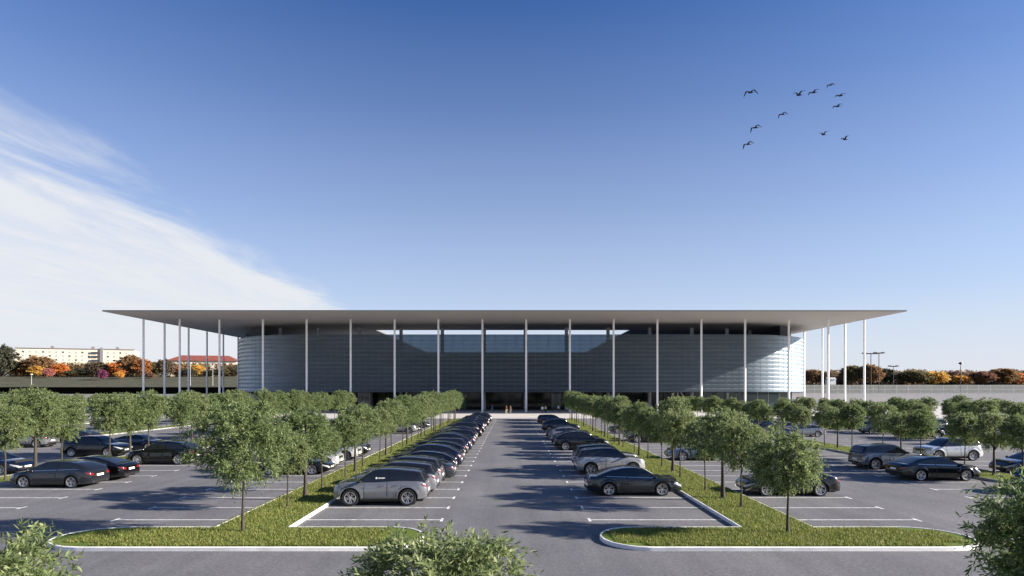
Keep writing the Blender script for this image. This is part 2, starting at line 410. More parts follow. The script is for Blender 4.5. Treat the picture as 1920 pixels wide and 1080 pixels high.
STALL0, STALL = 24.5, 2.5
ROWS = dict(R1=(-8.55, -3.0, -1), R2=(8.75, 3.26, 1), R3=(-11.65, -16.5, 1), R4=(-28.2, -22.6, -1), R5=(-31.3, -36.7, 1), R6=(-48.0, -42.4, -1),
            R7=(-51.0, -56.3, 1), R8=(11.75, 16.8, -1), R9=(28.25, 23.0, 1), R10=(31.3, 36.7, -1), R11=(48.0, 42.5, 1), R12=(51.0, 56.3, -1))
mb = MB()
for nm, (xk, xe, d) in ROWS.items():
    for k in range(0, 34):
        y = STALL0 + STALL * k
        if y > 108: break
        a, b = min(xk, xe), max(xk, xe)
        mb.add([(a, y - 0.05, 0.017), (b, y - 0.05, 0.017), (b, y + 0.05, 0.017), (a, y + 0.05, 0.017)], [(0, 1, 2, 3)], 'road_paint')
        s = 1 if xe > xk else -1
        x0, x1 = sorted((xe, xe + 0.11 * s))
        mb.add([(x0, y - 0.30, 0.017), (x1, y - 0.30, 0.017), (x1, y + 0.30, 0.017), (x0, y + 0.30, 0.017)], [(0, 1, 2, 3)], 'road_paint')
structure('road_markings', mb, 0)

def island(loop, nm, top_w=0.07, mat='kerb_stone'):
    """kerbed grass island from a counter-clockwise outline"""
    inner = offset_poly(loop, top_w); n = len(loop)
    kb = MB()
    ch = offset_poly(loop, 0.02)
    rows = [[(p[0], p[1], 0.0) for p in loop], [(p[0], p[1], 0.13) for p in loop], [(p[0], p[1], 0.15) for p in ch], [(p[0], p[1], 0.15) for p in inner], [(p[0], p[1], 0.06) for p in inner]]
    kb.grid(rows, mat, close=True)
    o = structure('kerb', kb, 40)
    inn2 = offset_poly(loop, top_w - 0.004)
    g = fill_poly([inn2], 0.125, 'lawn'); structure('grass_bed', g, 0)
def arc(cx, cy, rx, ry, a0, a1, n=10):
    return [(cx + rx * math.cos(R(lerp(a0, a1, k / n))), cy + ry * math.sin(R(lerp(a0, a1, k / n)))) for k in range(n + 1)]
Y0, Y1, YE = 19.75, 22.75, 108.6
loopL = (arc(-14.6, 21.25, 1.9, 1.5, 90, 270) + arc(-4.7, 21.25, 1.5, 1.5, -90, 90) + [(-8.6, Y1)] + arc(-10.07, YE - 1.4, 1.47, 1.4, 0, 180, 12) + [(-11.54, Y1)])
loopR = (arc(4.7, 21.25, 1.55, 1.5, 90, 270) + arc(14.8, 21.25, 1.7, 1.5, -90, 90) + [(11.65, Y1)] + arc(10.22, YE - 1.4, 1.43, 1.4, 0, 180, 12) + [(8.79, Y1)])
island(loopL, 'left'); island(loopR, 'right')
STRIPS = [(-31.25, -28.25), (28.3, 31.25), (-50.9, -48.05), (48.05, 50.9), (-70.6, -67.8), (67.8, 70.6)]
for (a, b) in STRIPS:
    island(rrect(a, b, 33.6, 108.6, 1.35, 8), '', 0.07, 'kerb_grey')
# near verge on the viewer's side of the road, where the front trees stand
island(rrect(-40, 40, -6, 12.5, 2.0, 6), '')

def grass_mesh(name, areas, seed):
    rng = np.random.default_rng(seed); P = []
    for (x0, x1, y0, y1, dens) in areas:
        n = int((x1 - x0) * (y1 - y0) * dens)
        P.append(np.stack([rng.uniform(x0, x1, n), rng.uniform(y0, y1, n)], 1))
    P = np.concatenate(P); n = len(P)
    a = rng.uniform(0, 2 * PI, n); h = rng.uniform(0.045, 0.12, n); w = rng.uniform(0.010, 0.020, n)
    ca, sa = np.cos(a) * w, np.sin(a) * w
    lean = rng.normal(0, 0.04, (n, 2))
    V = np.zeros((n, 3, 3)); V[:, 0, 0] = P[:, 0] - ca; V[:, 0, 1] = P[:, 1] - sa; V[:, 1, 0] = P[:, 0] + ca; V[:, 1, 1] = P[:, 1] + sa
    V[:, 0, 2] = V[:, 1, 2] = 0.12; V[:, 2, 0] = P[:, 0] + lean[:, 0]; V[:, 2, 1] = P[:, 1] + lean[:, 1]; V[:, 2, 2] = 0.12 + h
    return raw_mesh(name, V.reshape(-1, 3), np.arange(n * 3).reshape(-1, 3), 'grass_blade')
def raw_mesh(name, V, F, mat):
    me = bpy.data.meshes.new(name); nv = len(V); nf, k = F.shape
    me.vertices.add(nv); me.vertices.foreach_set('co', V.astype(np.float32).ravel())
    me.loops.add(nf * k); me.loops.foreach_set('vertex_index', F.astype(np.int32).ravel())
    me.polygons.add(nf); me.polygons.foreach_set('loop_start', np.arange(0, nf * k, k, dtype=np.int32))
    me.polygons.foreach_set('loop_total', np.full(nf, k, dtype=np.int32))
    me.update(calc_edges=True); me.validate(); me.materials.append(MATS[mat]); return me
ar = [(-14.4, -4.6, 19.95, 22.55, 750), (-15.6, -14.4, 20.4, 22.1, 750), (4.6, 14.8, 19.95, 22.55, 750), (3.6, 4.6, 20.4, 22.1, 750), (14.8, 15.9, 20.4, 22.1, 750),
      (-11.53, -8.72, 22.55, 45, 500), (8.93, 11.62, 22.55, 45, 500), (-11.53, -8.72, 45, 107, 160), (8.93, 11.62, 45, 107, 160)]
for (a, b) in STRIPS[:2]: ar.append((a + 0.2, b - 0.2, 34.6, 60, 160))
go = link('grass', grass_mesh('grass', ar, 5)); go['kind'] = 'stuff'

# ------------------------------------------------------------------ trees
def leaf_quads(P, D, NRM, ln, wd):
    """diamond leaves: base P, direction D, normal NRM"""
    S = np.cross(D, NRM); S /= (np.linalg.norm(S, axis=1, keepdims=True) + 1e-9)
    n = len(P); V = np.zeros((n, 4, 3))
    V[:, 0] = P; V[:, 1] = P + D * ln[:, None] * 0.45 + S * wd[:, None] * 0.5; V[:, 2] = P + D * ln[:, None]; V[:, 3] = P + D * ln[:, None] * 0.45 - S * wd[:, None] * 0.5
    return V.reshape(-1, 3), np.arange(n * 4).reshape(-1, 4)
def unit(a): return a / (np.linalg.norm(a, axis=-1, keepdims=True) + 1e-9)

def tree_meshes(seed, height, crown_r, crown_bot, trunk_r, boughs=110, twigs=6, per=15, leaf=(0.13, 0.045), twig_len=0.42, wob=0.06, mat='leaf', lobes=7, flat=1.0):
    rng = np.random.default_rng(seed); rnd = random.Random(seed)
    zc = (height + crown_bot) / 2; rz = (height - crown_bot) / 2
    lob = unit(rng.normal(size=(lobes, 3))); lamp = rng.uniform(-0.22, 0.30, lobes)
    d = unit(rng.normal(size=(boughs, 3))); 
    rad = rng.uniform(0.16, 1.0, boughs) ** 0.55
    shape = 1 + np.sum(np.maximum(0, d @ lob.T) ** 4 * lamp, axis=1)
    # fuller below the middle, a little pointed at the top
    hz_ = d[:, 2]; prof = np.where(hz_ > 0, 1 - 0.10 * hz_, 1 - 0.05 * np.abs(hz_))
    rr = (rad * shape * prof)[:, None] * 0.86
    B = d * rr * np.array([crown_r, crown_r * flat, rz]) + np.array([0, 0, zc])
    T = boughs * twigs
    b = np.repeat(B, twigs, 0); od = unit(np.repeat(d * np.array([1, 1, 0.9]), twigs, 0) * 0.8 + rng.normal(size=(T, 3)) * 0.62 + np.array([0, 0, 0.22]))
    tl = rng.uniform(0.55, 1.25, T) * twig_len
    n = T * per
    t = np.tile((np.arange(per) + 0.5) / per, T) ; rp = lambda a: np.repeat(a, per, 0)
    P = rp(b) + rp(od) * (rp(tl[:, None])[:, 0] * t)[:, None]; P[:, 2] -= (t ** 2) * rp(tl[:, None])[:, 0] * 0.30
    LD = unit(rp(od) * 0.65 + rng.normal(size=(n, 3)) * 0.62 - np.array([0, 0, 0.18]))
    NR = unit(rng.normal(size=(n, 3)) * 0.8 + np.array([0, 0, 0.9]))
    ln = rng.uniform(0.65, 1.25, n) * leaf[0]; wd = rng.uniform(0.7, 1.3, n) * leaf[1]
    V, F = leaf_quads(P, LD, NR, ln, wd)
    crown = raw_mesh('crown', V, F, mat)
    tb = MB(); k = 7; ph = rnd.uniform(0, 6.28)
    top = zc + rz * 0.45
    pts = [(wob * math.sin(ph + 2.6 * i / k) * (i / k), wob * math.cos(1.7 * ph + 3.1 * i / k) * (i / k), top * i / k) for i in range(k + 1)]
    rads = [trunk_r * (1.25 if i == 0 else 1.0) * (1 - 0.78 * (i / k)) for i in range(k + 1)]
    tb.tube(pts, rads, 'bark', 8)
    for q in range(11):
        s = rnd.uniform(0.42, 0.85); i = s * k; i0 = int(i); p = Vector(pts[i0]).lerp(Vector(pts[min(k, i0 + 1)]), i - i0)
        if p.z < crown_bot * 0.80: continue
        e = Vector(B[rnd.randrange(boughs)])
        if e.z < p.z: e.z = p.z + 0.15
        mid = p.lerp(e, 0.5) + Vector((0, 0, 0.10 * rz))
        r0 = trunk_r * 0.42
        tb.tube([p, mid, e], [r0, r0 * 0.6, r0 * 0.18], 'bark', 5)
    return crown, tb.mesh('trunk', 60)

def make_tree(name, meshes, label, cat, loc, group=None, scale=1.0, rz=0.0, color=None):
    o = empty(name, loc, rz); o.scale = (scale, scale, scale) if not hasattr(scale, '__len__') else scale
    c = link('crown', meshes[0], o); link('trunk', meshes[1], o)
    if color: c.color = (*color, 1)
    tag(o, label, cat, group); return o

# young parking trees: two girths of trunk, several crowns
THIN = [tree_meshes(11 + i, 4.75 + 0.15 * i, 1.36, 1.95, 0.055, boughs=210, twigs=6, per=17, leaf=(0.125, 0.037), twig_len=0.38) for i in range(3)]
THICK = [tree_meshes(31 + i, 4.95, 1.46, 1.90, 0.105, boughs=215, twigs=6, per=17, leaf=(0.125, 0.037), twig_len=0.38, wob=0.02) for i in range(2)]
NEARL = tree_meshes(52, 5.25, 1.80, 1.72, 0.060, boughs=210, twigs=8, per=17, leaf=(0.135, 0.036), twig_len=0.52, wob=0.12)
NEARR = tree_meshes(53, 4.00, 1.42, 1.55, 0.055, boughs=200, twigs=8, per=17, leaf=(0.112, 0.032), twig_len=0.36, wob=0.07)
FRONT = [tree_meshes(71 + i, 3.55, 1.38, 1.2, 0.06, boughs=190, twigs=8, per=18, leaf=(0.115, 0.028), twig_len=0.46) for i in range(2)]
rt = random.Random(4)
def median_trees(X, ys, name_words, group, scale, grow=None):
    pos = 1 if grow else 0      # the junction tree is the first of the two central strips
    for (y, thick) in ys:
        m = THICK[rt.randrange(2)] if thick else THIN[rt.randrange(3)]
        s = scale * rt.uniform(0.92, 1.08) * (grow(y, thick) if grow else 1.0)
        if thick: s *= 1.0
        lab = f"{'thick-trunked' if thick else 'thin-trunked'} young tree, {ORD[pos]} from the near end of {name_words}"
        make_tree('young_tree', m, lab, 'tree', (X + rt.uniform(-0.12, 0.12), y, 0.10), group, (s * rt.uniform(0.95, 1.05), s * rt.uniform(0.95, 1.05), s * rt.uniform(0.95, 1.04)), rt.uniform(0, 6.28))
        pos += 1
ys = [(26.5, 0)]
for k in range(9):
    T = 28.75 + 9.35 * k
    if k: ys.append((T - 2.35, 0))
    ys += [(T, 1), (T + 2.4, 0)]
ys = [q for q in ys if q[0] < 108]
median_trees(-10.2, ys, "the central aisle's left grass strip", 'young trees in the left grass strip', 1.04, grow=lambda y, k: lerp(0.90 if k else 0.79, 1.0, sstep((y - 25) / 50)))
median_trees(10.3, ys, "the central aisle's right grass strip", 'young trees in the right grass strip', 1.0, grow=lambda y, k: lerp(0.93 if k else 0.79, 0.98, sstep((y - 25) / 50)))
make_tree('young_tree', NEARL, 'largest crooked-trunked young tree at the near left grass junction', 'tree', (-10.1, 22.0, 0.1), 'young trees in the left grass strip', 1.0, 0.6)
make_tree('young_tree', NEARR, 'small round thin-trunked tree at the near right grass junction', 'tree', (10.2, 21.8, 0.1), 'young trees in the right grass strip', 1.0, 2.0)
def outer(T0, pitch):
    out = []
    for k in range(9):
        T = T0 + pitch * k
        out += [(T - 2.15, 0), (T, 1), (T + 2.2, 0)]
    return [q for q in out if q[0] < 107]
median_trees(-29.75, outer(36.65, 9.05), 'the second grass strip on the left', 'young trees in the second left strip', 1.04)
median_trees(29.8, outer(36.4, 8.7), 'the second grass strip on the right', 'young trees in the second right strip', 0.84)
median_trees(-49.5, [q for q in outer(37.0, 9.0) if q[0] > 55], 'the third grass strip on the left', 'young trees in the third left strip', 1.0)
median_trees(49.5, [q for q in outer(37.0, 9.0) if q[0] > 54], 'the third grass strip on the right', 'young trees in the third right strip', 0.86)
median_trees(-69.2, [q for q in outer(37.0, 9.0) if q[0] > 78], 'the fourth grass strip on the left', 'young trees in the fourth left strip', 1.0)
median_trees(69.2, [q for q in outer(37.0, 9.0) if q[0] > 78], 'the fourth grass strip on the right', 'young trees in the fourth right strip', 0.86)
make_tree('young_tree', FRONT[0], 'bushy tree crown rising from the bottom centre edge before the road', 'tree', (-0.80, 8.4, 0.1), 'trees on the near verge', (1.08, 1.08, 0.945), 0.3)
make_tree('young_tree', FRONT[1], 'dark leafy tree crowding the bottom right corner before the road', 'tree', (9.35, 9.6, 0.1), 'trees on the near verge', (1.12, 1.12, 1.16), 1.3)
make_tree('young_tree', FRONT[1], 'pale leafy tree cut off by the bottom left corner before the road', 'tree', (-7.28, 7.6, 0.1), 'trees on the near verge', (1.0, 1.0, 1.03), 4.0)

# ------------------------------------------------------------------ cars
CAR = {
 'suv': dict(rake=0.13, L=4.40, W=1.92, wb=2.66, r=0.39, sill=0.30, Ra=0.47, top=[(-2.2, 1.00), (-2.08, 1.12), (-1.0, 1.16), (0.3, 1.10), (0.95, 1.09), (1.6, 1.05), (2.05, 0.99), (2.2, 0.90)],
             roof=[(-2.12, 1.13), (-2.02, 1.30), (-1.84, 1.54), (-1.2, 1.635), (-0.35, 1.69), (0.05, 1.685), (0.35, 1.61), (1.12, 1.09)], rs=(-2.10, -1.70), ws=(0.22, 1.10), tum=0.30, roofmat='gloss_black',
             wins=[(-1.62, -0.42), (-0.36, 0.95)], doors=[(-1.0, -0.36), (-0.34, 0.72)], name='SUV', spokes=10, rim=0.27),
 'saloon': dict(L=4.82, W=1.86, wb=2.72, r=0.345, sill=0.21, Ra=0.405, top=[(-2.41, 0.82), (-2.3, 0.96), (-1.7, 0.99), (-0.6, 0.96), (0.8, 0.92), (1.3, 0.90), (1.95, 0.80), (2.25, 0.70), (2.41, 0.56)],
             roof=[(-2.0, 0.985), (-1.55, 1.14), (-1.0, 1.31), (-0.4, 1.41), (0.0, 1.42), (0.35, 1.36), (1.28, 0.905)], rs=(-1.97, -0.98), ws=(0.28, 1.25), tum=0.36, roofmat='car_paint',
             wins=[(-1.45, -0.45), (-0.40, 1.02)], doors=[(-1.05, -0.40), (-0.38, 0.80)], name='saloon', spokes=10, rim=0.255),
 'sport_suv': dict(rake=0.16, L=4.88, W=1.97, wb=2.93, r=0.385, sill=0.29, Ra=0.455, top=[(-2.44, 0.98), (-2.3, 1.12), (-1.2, 1.13), (0.3, 1.09), (1.0, 1.07), (1.8, 1.0), (2.25, 0.90), (2.44, 0.76)],
             roof=[(-2.30, 1.13), (-2.1, 1.26), (-1.5, 1.54), (-0.8, 1.665), (-0.2, 1.69), (0.25, 1.64), (1.22, 1.08)], rs=(-2.25, -1.45), ws=(0.2, 1.2), tum=0.32, roofmat='car_paint',
             wins=[(-1.75, -0.52), (-0.46, 1.0)], doors=[(-1.2, -0.46), (-0.44, 0.80)], name='SUV', spokes=14, rim=0.275),
 'hatchback': dict(L=4.62, W=1.82, wb=2.66, r=0.34, sill=0.20, Ra=0.40, top=[(-2.31, 0.84), (-2.2, 0.98), (-1.4, 1.01), (-0.4, 0.98), (0.9, 0.93), (1.4, 0.90), (1.95, 0.79), (2.2, 0.68), (2.31, 0.56)],
             roof=[(-2.2, 1.0), (-1.9, 1.17), (-1.4, 1.35), (-0.7, 1.445), (-0.1, 1.46), (0.3, 1.41), (1.30, 0.92)], rs=(-2.15, -1.38), ws=(0.25, 1.27), tum=0.34, roofmat='car_paint',
             wins=[(-1.62, -0.50), (-0.45, 1.02)], doors=[(-1.1, -0.45), (-0.43, 0.78)], name='hatchback', spokes=10, rim=0.25),
 'estate': dict(L=4.70, W=1.84, wb=2.75, r=0.34, sill=0.21, Ra=0.40, top=[(-2.35, 0.86), (-2.24, 1.0), (-1.4, 1.01), (-0.4, 0.98), (0.9, 0.94), (1.4, 0.91), (2.0, 0.80), (2.24, 0.68), (2.35, 0.56)],
             roof=[(-2.26, 1.0), (-2.08, 1.25), (-1.9, 1.43), (-1.1, 1.49), (-0.2, 1.50), (0.28, 1.44), (1.28, 0.93)], rs=(-2.24, -1.92), ws=(0.25, 1.25), tum=0.30, roofmat='car_paint',
             wins=[(-1.95, -1.22), (-1.17, -0.45), (-0.40, 1.0)], doors=[(-1.12, -0.42), (-0.40, 0.80)], name='estate car', spokes=10, rim=0.25),
}
def wheel_parts(sp, side):
    r = sp['r']; s = side; rim = sp['rim']
    hub = MB(); hub.lathe_y([(0.0, s * 0.0), (rim * 0.92, s * 0.0), (rim * 0.95, -s * 0.10)], 'trim_black', 20)
    ty = MB(); ty.lathe_y([(rim, s * 0.085), (rim + 0.02, s * 0.105), (r - 0.03, s * 0.11), (r, s * 0.075), (r, -s * 0.075), (r - 0.03, -s * 0.11), (rim, -s * 0.10)], 'tyre_rubber', 30)
    al = MB(); al.lathe_y([(rim + 0.004, s * 0.088), (rim + 0.002, s * 0.108), (rim - 0.022, s * 0.100), (rim - 0.03, s * 0.02)], 'alloy', 30)
    al.lathe_y([(0.0, s * 0.085), (0.045, s * 0.085), (0.06, s * 0.06), (0.06, s * 0.0)], 'alloy', 14)
    ns = sp['spokes']
    for k in range(ns):
        a = 2 * PI * k / ns + (0.10 if k % 2 else -0.10)
        a0 = 2 * PI * k / ns
        c0, s0 = math.cos(a0), math.sin(a0); c1, s1 = math.cos(a), math.sin(a)
        w = 0.013
        def pt(rr, off, y, c, ss): return (rr * c - off * ss, y, rr * ss + off * c)
        al.add([pt(0.05, -w, s * 0.075, c0, s0), pt(0.05, w, s * 0.075, c0, s0), pt(rim - 0.015, w * 1.4, s * 0.096, c1, s1), pt(rim - 0.015, -w * 1.4, s * 0.096, c1, s1),
                pt(0.05, -w, s * 0.03, c0, s0), pt(0.05, w, s * 0.03, c0, s0), pt(rim - 0.015, w * 1.4, s * 0.05, c1, s1), pt(rim - 0.015, -w * 1.4, s * 0.05, c1, s1)],
               [(0, 1, 2, 3), (0, 3, 7, 4), (1, 5, 6, 2), (3, 2, 6, 7)], 'alloy')
    return hub, ty, al

def car_parts(kind, decal=False):
    sp = CAR[kind]; Lh = sp['L'] / 2; Wh = sp['W'] / 2; sill = sp['sill']; r = sp['r']; Ra = sp['Ra']
    top = pchip(sp['top']); roof = pchip(sp['roof'])
    xw = (sp['wb'] / 2 + 0.02, -sp['wb'] / 2 + 0.02)
    wf = pchip([(0, 0.945), (0.15, 0.985), (0.4, 1.0), (0.62, 0.992), (0.8, 0.968), (0.93, 0.945), (1.0, 0.90)])
    def pl(x):
        t = abs(x) / Lh; return 1 - 0.025 * t * t - (0.21 if x > 0 else 0.15) * max(0, (t - 0.80) / 0.20) ** 2.3
    def xs(x, z):
        if x > Lh - 0.6: return x - sp.get('rake', 0.26) * max(0, z - 0.48) * sstep((x - Lh + 0.6) / 0.6) - 0.10 * max(0, 0.42 - z) * sstep((x - Lh + 0.3) / 0.3)
        if x < -Lh + 0.5: return x + 0.16 * max(0, z - 0.55) * sstep((-x - Lh + 0.5) / 0.5) + 0.12 * max(0, 0.45 - z) * sstep((-x - Lh + 0.3) / 0.3)
        return x
    def hw(x, z):
        zt = top(x); uu = clamp((z - sill) / (zt - sill)); y = Wh * wf(uu) * pl(x)
        # a crease and a hollow along the doors
        y -= 0.012 * math.exp(-((z - (sill + 0.62 * (zt - sill))) / 0.05) ** 2) * (1 if abs(x) < Lh - 0.5 else 0)
        for w in xw:
            d = math.hypot(x - w, z - r)
            if d < Ra + 0.13: y += 0.030 * sstep(1 - max(0, d - Ra - 0.035) / 0.095)
        return min(y, Wh + 0.012)
    def bottom(x):
        t = abs(x) / Lh; z = sill + 0.05 * max(0, (t - 0.75) / 0.25)
        for w in xw:
            if abs(x - w) <= Ra: z = max(z, r + math.sqrt(max(0, Ra * Ra - (x - w) ** 2)))
        return z
    st = [lerp(-Lh, Lh, i / 40) for i in range(41)]
    for w in xw:
        for k in range(17): st.append(w + Ra * math.cos(PI * k / 16))
        st += [w + Ra + 0.002, w - Ra - 0.002, w + Ra + 0.06, w - Ra - 0.06]
    st += [Lh - 0.02, Lh - 0.06, -Lh + 0.02, -Lh + 0.06]
    st = sorted(set(round(x, 4) for x in st if -Lh <= x <= Lh))
    us = [0, 0.06, 0.16, 0.3, 0.42, 0.52, 0.60, 0.66, 0.76, 0.88, 1.0]
    body = MB(); rows = []
    for x in st:
        z0 = bottom(x); zt = top(x) - 0.015; half = [(xs(x, z0), hw(x, z0) - 0.09, z0 + 0.0)]
        for q in us:
            z = lerp(z0, zt, q); half.append((xs(x, z), hw(x, z), z))
        ye = hw(x, zt)
        for f in (0.93, 0.7, 0.4): half.append((xs(x, zt), ye * f, zt + 0.012 + 0.035 * (1 - f * f)))
        cen = (xs(x, zt), 0, zt + 0.047)
        rows.append(half + [cen] + [(p[0], -p[1], p[2]) for p in half[::-1]])
    body.grid(rows, 'car_paint')
    n = len(rows[0])
    for row in (rows[0], rows[-1]):
        b = len(body.v); body.v += row
        for j in range(n // 2):
            k = n - 1 - j
            if k - 1 > j + 1: body.f.append((b + j, b + j + 1, b + k - 1, b + k)); body.m.append('car_paint')
            elif k - 1 == j + 1: body.f.append((b + j, b + j + 1, b + k)); body.m.append('car_paint')
    under = MB(); under.box(-Lh + 0.22, Lh - 0.25, -Wh + 0.27, Wh - 0.27, 0.17, 0.86, 'trim_black')
    # black lower cladding along the sills
    for s in (1, -1):
        rws = []
        for i in range(9):
            x = lerp(xw[1] + Ra + 0.01, xw[0] - Ra - 0.01, i / 8)
            rws.append([(x, s * (hw(x, sill) - 0.10), sill - 0.03), (x, s * (hw(x, sill) + 0.006), sill - 0.02), (x, s * (hw(x, sill + 0.05) + 0.007), sill + 0.055)])
        under.grid(rws, 'trim_black')
    # greenhouse
    zb = lambda x: top(x) - 0.02
    yb = lambda x: hw(x, top(x) - 0.015) - 0.015
    tum = sp['tum']
    def side_y(x, z): return yb(x) - tum * max(0, z - zb(x)) - 0.10 * max(0, z - zb(x)) ** 2
    def zm(x): return roof(x) - min(0.085, 0.3 * max(0, roof(x) - zb(x)))
    x0, x1 = sp['roof'][0][0], sp['roof'][-1][0]
    def sect(x):
        z1 = max(zm(x), zb(x) + 0.001); zr = max(roof(x), z1 + 0.001); pts = []
        for q in (0, 0.25, 0.5, 0.75, 1.0):
            z = lerp(zb(x) - 0.03, z1, q); pts.append((x, side_y(x, z), z))
        ym = side_y(x, z1)
        for f, g in ((0.965, 0.40), (0.88, 0.70), (0.70, 0.90), (0.36, 0.98), (0, 1.0)): pts.append((x, ym * f, lerp(z1, zr, g)))
        return pts
    sg = [lerp(x0, x1, i / 34) for i in range(35)]
    rf = MB(); rws = []
    for x in sg:
        p = sect(x); rws.append(p + [(a, -b, c) for (a, b, c) in p[:-1][::-1]])
    rf.grid(rws, sp['roofmat'])
    def glass_strip(xa, xb, dx):
        g = MB(); rr = []
        for i in range(9):
            x = lerp(xa, xb, i / 8); p = sect(x)[5:]
            p = [(a + dx * 0.007, b * 0.985, c + 0.009) for (a, b, c) in p]
            rr.append(p + [(a, -b, c) for (a, b, c) in p[:-1][::-1]])
        g.grid(rr, 'car_glass'); return g
    parts = [('body', body, []), ('underbody', under, []), ('roof', rf, [])]
    parts.append(('windscreen', glass_strip(sp['ws'][0] + 0.05, sp['ws'][1] - 0.06, 1), []))
    parts.append(('rear_window', glass_strip(sp['rs'][0] + 0.06, sp['rs'][1] - 0.03, -1), []))
    for s in (1, -1):
        for wi, (a, b) in enumerate(sp['wins']):
            g = MB(); rr = []; frame = MB(); fr = []
            for i in range(13):
                x = lerp(a, b, i / 12); lo = zb(x) + 0.035; hi = max(lo + 0.004, zm(x) - 0.012)
                rr.append([(x, s * (side_y(x, lerp(lo, hi, q)) + 0.009), lerp(lo, hi, q)) for q in (0, 0.33, 0.66, 1)])
                fr.append([(x, s * (side_y(x, lo - q) + 0.011), lo - q) for q in (0.0, 0.022)])
            g.grid(rr, 'car_glass')
            kids = []
            if kind in ('saloon', 'hatchback', 'estate'):
                frame.grid(fr, 'chrome'); kids.append(('window_trim', frame, []))
            if decal and s == 1 and wi == len(sp['wins']) - 1:
                dc = MB(); xm = 0.16; zz = zb(xm) + 0.20
                def dp(x, z): return (x, side_y(x, z) + 0.012, z)
                ring = [dp(xm + 0.045 * math.cos(2 * PI * k / 14), zz + 0.045 * math.sin(2 * PI * k / 14)) for k in range(14)]
                dc.add(ring, [tuple(range(14))], 'plate_white')
                rq = random.Random(3); xx = xm - 0.09
                for q in range(8):
                    wq = rq.uniform(0.02, 0.035); hq = rq.uniform(0.022, 0.034)
                    dc.add([dp(xx, zz - hq), dp(xx - wq, zz - hq), dp(xx - wq, zz + hq), dp(xx, zz + hq)], [(0, 1, 2, 3)], 'plate_white'); xx -= wq + 0.012
                kids.append(('window_sticker', dc, []))
            parts.append(('side_window', g, kids))
        for (a, b) in sp['doors']:
            d = MB(); rr = []; nx = 14; nz = 9
            xa_ = [a, a + 0.014] + [lerp(a + 0.014, b - 0.014, i / 8) for i in range(1, 8)] + [b - 0.014, b]
            zl = sill + 0.09
            for x in xa_:
                zt = zb(x) - 0.005; zz = [zl, zl + 0.014] + [lerp(zl + 0.014, zt, q) for q in (0.25, 0.45, 0.56, 0.66, 0.8, 1.0)]
                pts = []
                for z in zz:
                    # leave the rear wheel arch clear
                    zc_ = z
                    for w in xw:
                        if abs(x - w) < Ra + 0.05: zc_ = max(zc_, min(zt, r + math.sqrt((Ra + 0.05) ** 2 - (x - w) ** 2) + 0.01 * (z - zl)))
                    pts.append((x, s * (hw(x, zc_) + 0.005), zc_))
                rr.append(pts)
            b0 = len(d.f); d.grid(rr, 'car_paint')
            nz1 = len(rr[0]) - 1
            for i in range(len(rr) - 1):
                for j in range(nz1):
                    if i in (0, len(rr) - 2) or j == 0: d.m[b0 + i * nz1 + j] = 'trim_black'
            h = MB(); hx = a + 0.10; hzz = lerp(sill, zb(hx), 0.80)
            h.tube([(hx, s * (hw(hx, hzz) + 0.01), hzz), (hx + 0.03, s * (hw(hx + 0.03, hzz) + 0.035), hzz + 0.004), (hx + 0.17, s * (hw(hx + 0.17, hzz) + 0.035), hzz + 0.008), (hx + 0.20, s * (hw(hx + 0.2, hzz) + 0.01), hzz + 0.008)], 0.014, 'car_paint', 6)
            parts.append(('door', d, [('handle', h, [])]))
        for front in (1, 0):
            lp = MB(); rr = []; e = Lh if front else -Lh; sg_ = 1 if front else -1
            length = 0.42 if front else 0.24
            path = [(e - sg_ * length * (1 - q), None) for q in (0, 0.2, 0.4, 0.6, 0.8, 0.93, 1.0)] + [(e, q) for q in (0.93, 0.80, 0.66)]
            for i, (x, yy) in enumerate(path):
                zt = top(e) if front else top(e)
                tt = i / (len(path) - 1)
                if front: za, zb_ = lerp(zt + 0.07, zt - 0.14, min(1, tt * 1.6)), lerp(zt + 0.12, zt - 0.05, min(1, tt * 1.15))
                else: za, zb_ = lerp(zt - 0.02, zt - 0.17, min(1, tt * 1.5)), lerp(zt + 0.02, zt - 0.05, tt)
                col = []
                for q in (0, 0.3, 0.7, 1):
                    z = lerp(za, zb_, q); z = min(z, top(x) - 0.02)
                    if yy is None: col.append((xs(x, z) + sg_ * 0.006, s * (hw(x, z) + 0.007), z))
                    else: col.append((xs(e, z) + sg_ * 0.012, s * hw(e, z) * yy, z))
                rr.append(col)
            lp.grid(rr, 'lamp_clear' if front else 'lamp_red')
            parts.append(('headlight' if front else 'tail_light', lp, []))
        m = MB(); xm_ = sp['ws'][1] - 0.22; zm_ = zb(xm_) + 0.075
        m.ellipsoid((xm_, s * (yb(xm_) + 0.11), zm_), (0.075, 0.115, 0.072), 'car_paint' if sp['roofmat'] == 'car_paint' else 'gloss_black', 10, 7)
        m.tube([(xm_ + 0.01, s * (yb(xm_) - 0.02), zm_ - 0.05), (xm_, s * (yb(xm_) + 0.06), zm_ - 0.035)], 0.022, 'trim_black', 6)
        parts.append(('wing_mirror', m, []))
        for w in xw:
            hub, ty, al = wheel_parts(sp, s); off = Matrix.Translation((w, s * (Wh - 0.105), r))
            q = [MB().merge(k, off) for k in (hub, ty, al)]
            parts.append(('wheel', q[0], [('tyre', q[1], []), ('rim', q[2], [])]))
    # front and rear faces
    def face_panel(e, z0, z1, y0, mat, proud, ztaper=1.0):
        g = MB(); sg_ = 1 if e > 0 else -1; rr = []
        for j in range(4):
            z = lerp(z0, z1, j / 3); yy = y0 * lerp(1, ztaper, j / 3)
            rr.append([(xs(e, z) + sg_ * proud, y, z) for y in (-yy, -yy * 0.4, yy * 0.4, yy)])
        g.grid(rr, mat); b = len(g.v)
        z = [z0, z1]
        return g
    tf = top(Lh)
